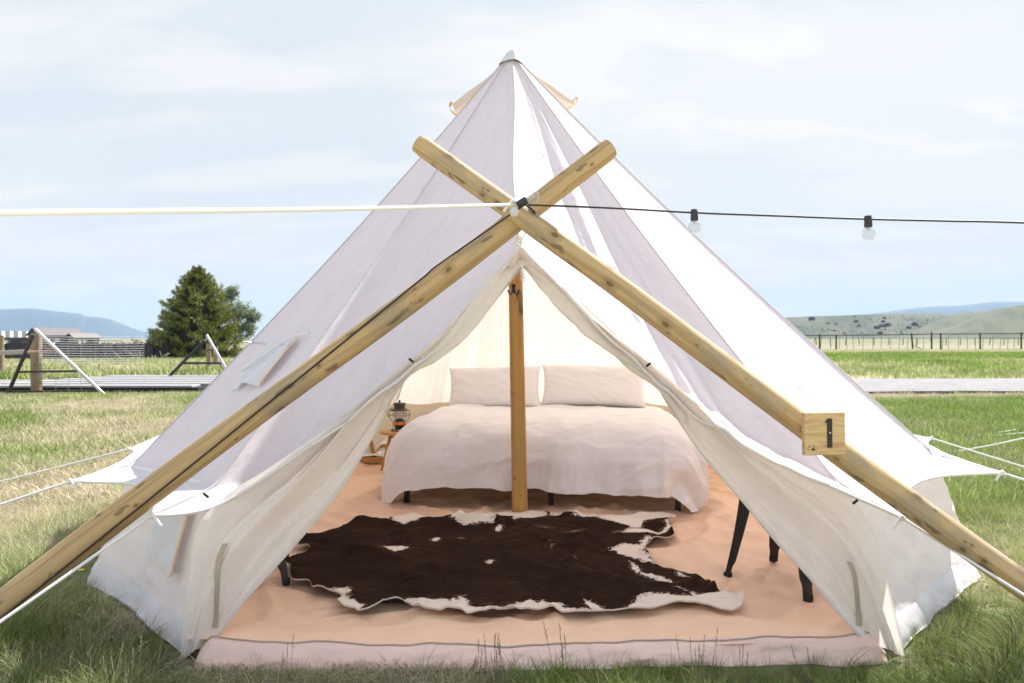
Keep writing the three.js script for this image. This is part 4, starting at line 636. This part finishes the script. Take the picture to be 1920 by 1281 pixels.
// ------------------------------------------------------------------ cowhide rug
{
  const Z = ([x, y]) => { const q = onGround(480 + x / 2.0426, 900 + y / 2.0426, 0.04); return new THREE.Vector2(q.x, q.z); };
  const out = [[515, 163], [545, 160], [600, 148], [660, 155], [735, 166], [800, 160], [850, 143], [930, 148], [1040, 140], [1110, 142], [1180, 150], [1270, 150], [1320, 155], [1400, 160], [1480, 145], [1560, 140], [1610, 155], [1580, 170], [1590, 210], [1607, 228], [1580, 240], [1530, 240], [1505, 255], [1490, 290], [1520, 330], [1560, 355], [1620, 372], [1700, 395], [1745, 420], [1765, 455], [1795, 478], [1860, 482], [1865, 510], [1820, 533], [1740, 530], [1650, 520], [1590, 512], [1510, 517], [1420, 520], [1340, 517], [1240, 517], [1180, 523], [1090, 533], [1030, 530], [975, 537], [910, 530], [820, 540], [740, 533], [690, 540], [655, 527], [640, 520], [600, 500], [570, 490], [540, 488], [490, 495], [450, 518], [400, 522], [345, 515], [310, 497], [330, 470], [310, 450], [220, 435], [200, 405], [140, 400], [130, 350], [115, 325], [170, 303], [210, 285], [190, 268], [150, 258], [190, 235], [260, 215], [330, 200], [400, 168], [470, 172], [508, 180]];
  const crv = new THREE.CatmullRomCurve3(out.map(p => { const q = Z(p); return V(q.x, 0, q.y); }), true, 'catmullrom', 0.4), N = 420, poly = [];
  for (let i = 0; i < N; i++) { const q = crv.getPoint(i / N); const n = (fbm(i * 0.22, 1, 3, 1970) - 0.5) * 0.022; poly.push(new THREE.Vector2(q.x + n, q.z + n * 0.6)); }
  let x0 = 9, x1 = -9, z0 = 9, z1 = -9; for (const p of poly) { x0 = Math.min(x0, p.x); x1 = Math.max(x1, p.x); z0 = Math.min(z0, p.y); z1 = Math.max(z1, p.y); }
  const CW = 1536, CH = 1024, cv = document.createElement('canvas'); cv.width = CW; cv.height = CH; const c = cv.getContext('2d');
  const PX = p => { const q = Z(p); return [(q.x - x0) / (x1 - x0) * CW, (q.y - z0) / (z1 - z0) * CH]; };
  c.fillStyle = '#2e1f16'; c.fillRect(0, 0, CW, CH);
  for (let i = 0; i < 9000; i++) { const x = rnd() * CW, y = rnd() * CH, g = fbm(x / 160, y / 120, 4, 1980), k = rr(-14, 14) + (g - 0.5) * 150; c.strokeStyle = `rgba(${Math.round(54 + k * 1.2)},${Math.round(37 + k * 0.85)},${Math.round(26 + k * 0.62)},0.5)`; c.lineWidth = rr(1, 3); c.beginPath(); c.moveTo(x, y); c.lineTo(x + rr(8, 36), y + rr(-7, 7)); c.stroke(); }
  const white = (pts, jag = 9) => { const q = pts.map(PX); c.fillStyle = '#e6d9cc'; c.beginPath(); for (let i = 0; i < q.length; i++) { const a = q[i], b = q[(i + 1) % q.length], L = Math.hypot(b[0] - a[0], b[1] - a[1]), n = Math.max(2, Math.round(L / 7)); for (let k = 0; k < n; k++) { const t = k / n, x = lerp(a[0], b[0], t) + rr(-jag, jag), y = lerp(a[1], b[1], t) + rr(-jag, jag) * 0.7; i || k ? c.lineTo(x, y) : c.moveTo(x, y); } } c.closePath(); c.fill();
    for (let i = 0; i < q.length; i++) { const a = q[i], b = q[(i + 1) % q.length], n = Math.round(Math.hypot(b[0] - a[0], b[1] - a[1]) / 1.6); for (let k = 0; k < n; k++) { const t = rnd(), x = lerp(a[0], b[0], t) + rr(-jag, jag), y = lerp(a[1], b[1], t) + rr(-jag, jag) * 0.7; c.strokeStyle = rnd() < 0.5 ? 'rgba(226,212,198,0.8)' : 'rgba(48,34,26,0.75)'; c.lineWidth = rr(0.8, 1.8); c.beginPath(); c.moveTo(x, y); c.lineTo(x + rr(-15, 15), y + rr(-6, 6)); c.stroke(); } } };
  white([[515, 172], [535, 150], [600, 135], [660, 145], [650, 157], [610, 180], [560, 188], [535, 184]]);
  white([[735, 150], [800, 140], [850, 125], [1120, 125], [1110, 152], [1060, 165], [1010, 185], [985, 192], [990, 165], [940, 168], [910, 190], [860, 190], [800, 196], [760, 182], [735, 168]]);
  white([[1120, 125], [1560, 120], [1640, 155], [1600, 160], [1500, 168], [1480, 200], [1430, 208], [1370, 222], [1440, 200], [1380, 186], [1300, 160], [1200, 156], [1130, 153]]);
  white([[1400, 217], [1430, 205], [1490, 205], [1545, 222], [1575, 200], [1565, 175], [1600, 160], [1640, 215], [1590, 216], [1545, 228], [1500, 216]], 5); white([[1345, 285], [1400, 262], [1470, 268], [1500, 230], [1515, 240], [1480, 295], [1530, 340], [1480, 333], [1430, 310], [1390, 300]]);
  white([[1430, 345], [1460, 350], [1480, 380], [1560, 395], [1605, 420], [1570, 422], [1500, 397], [1465, 387]], 5); white([[1610, 372], [1660, 395], [1620, 391]], 4);
  white([[1610, 438], [1640, 462], [1690, 484], [1760, 470], [1795, 474], [1880, 470], [1900, 520], [1820, 560], [1650, 550], [1500, 550], [1400, 530], [1405, 520], [1440, 505], [1450, 475], [1500, 478], [1560, 480], [1620, 487], [1680, 489]]);
  white([[560, 492], [600, 468], [660, 475], [720, 490], [770, 485], [780, 463], [810, 480], [820, 505], [870, 512], [940, 516], [1000, 492], [1100, 490], [1150, 500], [1180, 510], [1240, 512], [1290, 515], [1290, 550], [1000, 560], [690, 560], [640, 530], [590, 508]]);
  white([[1255, 478], [1300, 495], [1345, 525], [1290, 522], [1265, 495]], 5); white([[280, 444], [355, 433], [362, 455], [340, 460], [360, 485], [415, 500], [400, 530], [345, 530], [290, 497], [325, 470], [305, 455]], 6);
  for (const [x, y, a, b] of [[535, 280, 52, 13], [690, 247, 18, 8], [895, 328, 14, 9], [930, 207, 14, 10]]) white([[x - a, y], [x - a * 0.5, y - b * 0.8], [x + a * 0.4, y - b], [x + a, y - b * 0.4], [x + a * 0.6, y + b * 0.4], [x, y + b], [x - a * 0.7, y + b * 0.8]], 3);
  for (const [x, y, a, b, n] of [[1215, 222, 50, 12, 260], [1100, 208, 50, 12, 130], [1195, 326, 40, 6, 90], [780, 243, 30, 4, 40], [1130, 270, 30, 20, 40], [500, 240, 120, 40, 30]]) for (let i = 0; i < n; i++) { const [u, v] = PX([x + rr(-a, a) * rnd(), y + rr(-b, b) * rnd()]); c.fillStyle = 'rgba(190,165,142,0.55)'; c.fillRect(u, v, rr(2, 7), rr(1.5, 3)); }
  for (let i = 0; i < 5000; i++) { const x = rnd() * CW, y = rnd() * CH; c.strokeStyle = rnd() < 0.5 ? 'rgba(20,14,10,0.10)' : 'rgba(150,125,105,0.06)'; c.beginPath(); c.moveTo(x, y); c.lineTo(x + rr(10, 30), y + rr(-5, 5)); c.stroke(); }
  const tx = new THREE.CanvasTexture(cv); tx.colorSpace = THREE.SRGBColorSpace; tx.flipY = false;
  const inside = (x, z) => { let c2 = false; for (let i = 0, j = N - 1; i < N; j = i++) { const A = poly[i], Bq = poly[j]; if ((A.y > z) !== (Bq.y > z) && x < (Bq.x - A.x) * (z - A.y) / (Bq.y - A.y) + A.x) c2 = !c2; } return c2; };
  const NX = 130, NZ = 70, st = 0.02; const gv = [], gi = [], inn = [];
  for (let j = 0; j <= NZ; j++) for (let i = 0; i <= NX; i++) { const x = lerp(x0 - st, x1 + st, i / NX), z = lerp(z0 - st, z1 + st, j / NZ); gv.push([x, z]); inn.push(inside(x, z)); }
  const snap = ([x, z]) => { let m = 9, q = null; for (let i = 0; i < N; i++) { const A = poly[i], Bq = poly[(i + 1) % N], ex = Bq.x - A.x, ez = Bq.y - A.y, t = Math.max(0, Math.min(1, ((x - A.x) * ex + (z - A.y) * ez) / (ex * ex + ez * ez))), px = A.x + ex * t, pz = A.y + ez * t, d = Math.hypot(px - x, pz - z); if (d < m) { m = d; q = [px, pz]; } } return q; };
  const need = new Set(); for (let j = 0; j < NZ; j++) for (let i = 0; i < NX; i++) { const k = j * (NX + 1) + i, ks = [k, k + 1, k + NX + 1, k + NX + 2]; if (ks.some(q => inn[q])) { gi.push(k, k + NX + 1, k + 1, k + 1, k + NX + 1, k + NX + 2); ks.forEach(q => { if (!inn[q]) need.add(q); }); } }
  for (const q of need) gv[q] = snap(gv[q]);
  const g = new THREE.BufferGeometry(); g.setAttribute('position', new THREE.Float32BufferAttribute(gv.flatMap(([x, z]) => [x, z, 0]), 3)); g.setIndex(gi);
  const p = g.attributes.position, uv = new Float32Array(p.count * 2), dist = (x, z) => { let m = 9; for (let i = 0; i < N; i += 2) m = Math.min(m, Math.hypot(poly[i].x - x, poly[i].y - z)); return m; };
  const yAt = (x, z, d) => Math.max(floorY(x, z) + 0.012, 0.045) + fbm(x * 2.2, z * 2.6, 3, 1990) * 0.022 + fbm(x * 7, z * 6, 3, 1995) * 0.014 + 0.022 * Math.exp(-(((z - 0.43 - 0.06 * x) / 0.08) ** 2)) * sstep(-1.2, -0.7, x) * sstep(1.2, 0.3, x) + 0.035 * sstep(0.10, 0, d) * Math.pow(fbm(x * 9 + z * 6, z * 8, 2, 1998), 2.2) * 1.1 + 0.05 * Math.exp(-(((x + 0.80) / 0.05) ** 2 + ((z - 0.02) / 0.16) ** 2));
  for (let i = 0; i < p.count; i++) { const x = p.getX(i), z = p.getY(i), d = dist(x, z); uv[i * 2] = (x - x0) / (x1 - x0); uv[i * 2 + 1] = (z - z0) / (z1 - z0); p.setXYZ(i, x, yAt(x, z, d), z); }
  g.setAttribute('uv', new THREE.BufferAttribute(uv, 2)); g.computeVertexNormals();
  const rug = thing('cowhide_rug', 'dark brown and white cowhide rug spread on the orange floor', 'rug');
  part('hide', g, phys([1, 1, 1], 1, { map: tx, bumpMap: crease, bumpScale: 0.004, specularIntensity: 0.15 }), rug);
  const el = []; for (let i = 0; i <= N; i++) { const q = poly[i % N]; el.push(V(q.x, yAt(q.x, q.y, 0), q.y)); }
  part('edge', surf((u, v) => { const q = el[Math.round(u * N)].clone(); q.y -= 0.007 * v; return q; }, N, 1), std([0.62, 0.54, 0.47], 0.9), rug);
}

// ------------------------------------------------------------------ grass
function tuftGeo(n, h, spread, width, bend, seedN) {
  seed = seedN; const p = [], idx = [];
  for (let i = 0; i < n; i++) {
    const a = rr(0, 6.2832), r = spread * Math.sqrt(rnd()), x = Math.cos(a) * r, z = Math.sin(a) * r, H = h * rr(0.45, 1.15), la = a + rr(-1.2, 1.2), be = bend * rr(0.2, 1.3) * H, w = width * rr(0.7, 1.3), sa = rr(0, 6.2832), sx = Math.cos(sa) * w / 2, sz = Math.sin(sa) * w / 2;
    const pt = t => [x + Math.cos(la) * be * t * t, H * (t - 0.28 * bend * t * t), z + Math.sin(la) * be * t * t], b = p.length / 3;
    for (const [t, k] of [[0, 1], [0.45, 0.85], [0.8, 0.45]]) { const q = pt(t); p.push(q[0] - sx * k, q[1], q[2] - sz * k, q[0] + sx * k, q[1], q[2] + sz * k); }
    const q = pt(1); p.push(...q); idx.push(b, b + 1, b + 2, b + 1, b + 3, b + 2, b + 2, b + 3, b + 4, b + 3, b + 5, b + 4, b + 4, b + 5, b + 6);
  }
  const g = new THREE.BufferGeometry(); g.setAttribute('position', new THREE.Float32BufferAttribute(p, 3)); g.setIndex(idx); g.computeVertexNormals(); return g;
}
function stalkGeo(seedN) {                                              // tall thin stems with seed heads
  seed = seedN; const gs = [];
  for (let i = 0; i < 4; i++) { const a = V(rr(-0.04, 0.04), 0, rr(-0.04, 0.04)), h = rr(0.16, 0.30), tip = a.clone().add(V(rr(-0.07, 0.07), h, rr(-0.07, 0.07))), m = a.clone().lerp(tip, 0.5).add(V(rr(-0.01, 0.01), 0.01, 0)); gs.push(new THREE.TubeGeometry(new THREE.CatmullRomCurve3([a, m, tip]), 5, 0.0011, 3)); for (let k = 0; k < 9; k++) { const q = m.clone().lerp(tip, 0.45 + 0.55 * k / 8), e = q.clone().add(V(rr(-0.012, 0.012), rr(0.006, 0.02), rr(-0.012, 0.012))); gs.push(bar(q, e, 0.0013, 3, 0.0004)); } }
  return merge(gs);
}
const grassMat = phys([1, 1, 1], 0.8, { transmission: 0.35, thickness: 0, specularIntensity: 0.35 });
const basePoly = []; for (let k = -6; k < 6; k++) if (k !== 0) basePoly.push(B[k]);
const inTent = (x, z, m) => { let inside = true; for (let i = 0; i < basePoly.length; i++) { const a = basePoly[i], b = basePoly[(i + 1) % basePoly.length]; const ex = b.x - a.x, ez = b.z - a.z, L = Math.hypot(ex, ez); const side = (ex * (z - a.z) - ez * (x - a.x)) / L; if (side > m) inside = false; } return inside; };
// orientation test so the sign is right whatever the order of the corners
const flip = inTent(CEN.x, CEN.z, 0) ? 1 : -1;
const tentHit = (x, z, m) => { for (let i = 0; i < basePoly.length; i++) { const a = basePoly[i], b = basePoly[(i + 1) % basePoly.length], ex = b.x - a.x, ez = b.z - a.z, L = Math.hypot(ex, ez); if (flip * (ex * (z - a.z) - ez * (x - a.x)) / L > m) return false; } return true; };
function scatter(name, label, cat, geo, n, place, size, colorOf) {
  const m = new THREE.InstancedMesh(geo, grassMat, n), mat = new THREE.Matrix4(), q = new THREE.Quaternion(), col = new THREE.Color(); let k = 0, tries = 0;
  while (k < n && tries++ < n * 8) {
    const pz = place(); if (!pz) continue; const [x, z] = pz; if (tentHit(x, z, 0.02)) continue; const D = CZ - z; if (D > 14.75 && D < 18.85) continue; if (D < 0.4) continue;
    const s = size(x, z); if (s <= 0) continue;
    q.setFromEuler(new THREE.Euler(rr(-0.15, 0.15), rr(0, 6.2832), rr(-0.15, 0.15)));
    mat.compose(V(x, gh(x, z) - 0.005, z), q, V(s * rr(0.85, 1.15), s * rr(0.7, 1.25), s * rr(0.85, 1.15))); m.setMatrixAt(k, mat); const c = colorOf(x, z); col.setRGB(c[0], c[1], c[2]); m.setColorAt(k, col); k++;
  }
  m.count = k; m.name = numbered(name); m.castShadow = m.receiveShadow = true; tag(m, label, cat, null, 'stuff'); scene.add(m); return m;
}
const gcol = (x, z) => { const g = greenness(x, z) + (x > 0 && z < 0.3 ? rr(-0.3, 0.35) : rr(-0.55, 0.45)), t = Math.min(1, Math.max(0, g)); let c = mix3(STRAW, GREEN, t); if (t > 0.5) c = mix3(c, [0.34, 0.40, 0.09], rnd() * (x > 0 && z < 0 ? 0.4 : 0.65)); const k = rr(0.5, 1.35); const kk = k * (1 - 0.34 * sstep(1.55, 2.0, z) * sstep(-2.6, -2.1, x) * sstep(2.9, 2.3, x)); return [c[0] * kk, c[1] * kk, c[2] * kk]; };  // tufts before the tent are darkened, its shade painted into their colour
const wedge = (d0, d1, half) => () => { const D = Math.sqrt(lerp(d0 * d0, d1 * d1, rnd())), x = (rnd() * 2 - 1) * half * D; return [x, CZ - D]; };
const nearPlace = () => { const x = rr(-5.2, 5.2), z = rr(-2.6, 3.4); const D = CZ - z; if (Math.abs(x) > D * 0.82 + 0.2) return null; return [x, z]; };
const front = (x, z) => x > -1.2 && x < 1.45 && z > 2.05 ? (z > 2.2 ? 0.8 : 0.5) : 1;
const hN = (x, z) => front(x, z) * (tentHit(x, z, 0.28) && z > -0.5 ? 0.5 : 1) * lerp(0.55, 1, greenness(x, z)) * (0.75 + 0.5 * fbm(x * 1.2, z * 1.2, 2, 2200));
const tA = tuftGeo(18, 0.15, 0.055, 0.0036, 0.8, 41), tB = tuftGeo(18, 0.10, 0.06, 0.004, 1.3, 42), tC = tuftGeo(12, 0.20, 0.05, 0.004, 0.65, 43), tD = tuftGeo(18, 0.05, 0.07, 0.004, 1.6, 44), tM = tuftGeo(16, 0.17, 0.14, 0.013, 0.6, 45), tF = tuftGeo(16, 0.28, 0.40, 0.035, 0.5, 46);
seed = 999;
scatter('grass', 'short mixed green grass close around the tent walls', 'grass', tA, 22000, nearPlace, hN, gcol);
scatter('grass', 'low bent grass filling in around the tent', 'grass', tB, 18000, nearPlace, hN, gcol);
scatter('dry_grass', 'flattened straw coloured dead grass matted on the soil', 'dry grass', tD, 16000, nearPlace, (x, z) => (greenness(x, z) < rr(0.35, 0.85) ? rr(0.7, 1.4) : 0), (x, z) => mix3(STRAW, [0.30, 0.25, 0.15], rnd()));
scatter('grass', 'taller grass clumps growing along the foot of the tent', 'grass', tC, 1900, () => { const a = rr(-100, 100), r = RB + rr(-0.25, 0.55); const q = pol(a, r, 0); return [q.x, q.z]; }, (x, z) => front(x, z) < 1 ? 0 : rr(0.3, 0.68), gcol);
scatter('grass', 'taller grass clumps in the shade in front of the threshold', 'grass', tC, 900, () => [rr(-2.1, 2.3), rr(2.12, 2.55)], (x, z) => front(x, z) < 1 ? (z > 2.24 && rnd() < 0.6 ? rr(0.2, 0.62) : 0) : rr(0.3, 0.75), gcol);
scatter('meadow_stalks', 'thin seeding grass stalks standing in front of the threshold', 'grass stalks', stalkGeo(77), 30, () => [rr(-1.9, 2.0), rr(2.2, 2.5)], () => rr(0.4, 0.85), (x, z) => mix3([0.10, 0.12, 0.04], STRAW, rnd() * 0.5));
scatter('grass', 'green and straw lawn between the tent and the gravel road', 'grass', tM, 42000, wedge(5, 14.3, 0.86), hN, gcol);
scatter('dry_grass', 'dry straw tussocks scattered over the lawn behind the tent', 'dry grass', tuftGeo(14, 0.10, 0.12, 0.009, 1.2, 47), 22000, wedge(5, 14.3, 0.86), (x, z) => greenness(x, z) < 0.65 ? rr(0.6, 1.2) : 0, (x, z) => mix3(STRAW, [0.46, 0.40, 0.29], rnd()));
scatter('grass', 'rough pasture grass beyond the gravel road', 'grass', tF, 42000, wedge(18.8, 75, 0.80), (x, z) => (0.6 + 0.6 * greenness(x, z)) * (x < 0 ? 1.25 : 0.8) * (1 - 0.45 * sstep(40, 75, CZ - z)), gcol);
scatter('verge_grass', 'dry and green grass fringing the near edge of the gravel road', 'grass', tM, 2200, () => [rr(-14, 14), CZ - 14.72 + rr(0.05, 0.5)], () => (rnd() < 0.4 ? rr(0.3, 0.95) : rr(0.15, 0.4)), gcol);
// a dandelion by the left corner
{ const q = onGround(150, 1100), t = thing('dandelion', 'single small yellow flower in the shaded grass left of the tent corner', 'flower', [q.x, 0, q.z]); part('stem', bar(V(0, 0, 0), V(0.005, 0.07, 0), 0.0016, 5), std([0.2, 0.28, 0.08], 0.7), t); const gs = []; for (let i = 0; i < 14; i++) { const g = new THREE.SphereGeometry(0.008, 6, 4).scale(1, 0.25, 0.4).translate(0.008, 0.004, 0).rotateZ(0.3).rotateY(i * 0.449); gs.push(g.translate(0.005, 0.07, 0)); } part('flower_head', merge(gs), std([0.85, 0.62, 0.02], 0.7), t); }

// ------------------------------------------------------------------ draw
const renderer = new THREE.WebGLRenderer({ antialias: true });
renderer.setSize(1024, 683);
renderer.shadowMap.enabled = true; renderer.shadowMap.type = THREE.PCFSoftShadowMap;
renderer.outputColorSpace = THREE.SRGBColorSpace;
renderer.toneMapping = THREE.LinearToneMapping;
renderer.toneMappingExposure = EXPOSURE;
renderer.render(scene, camera);
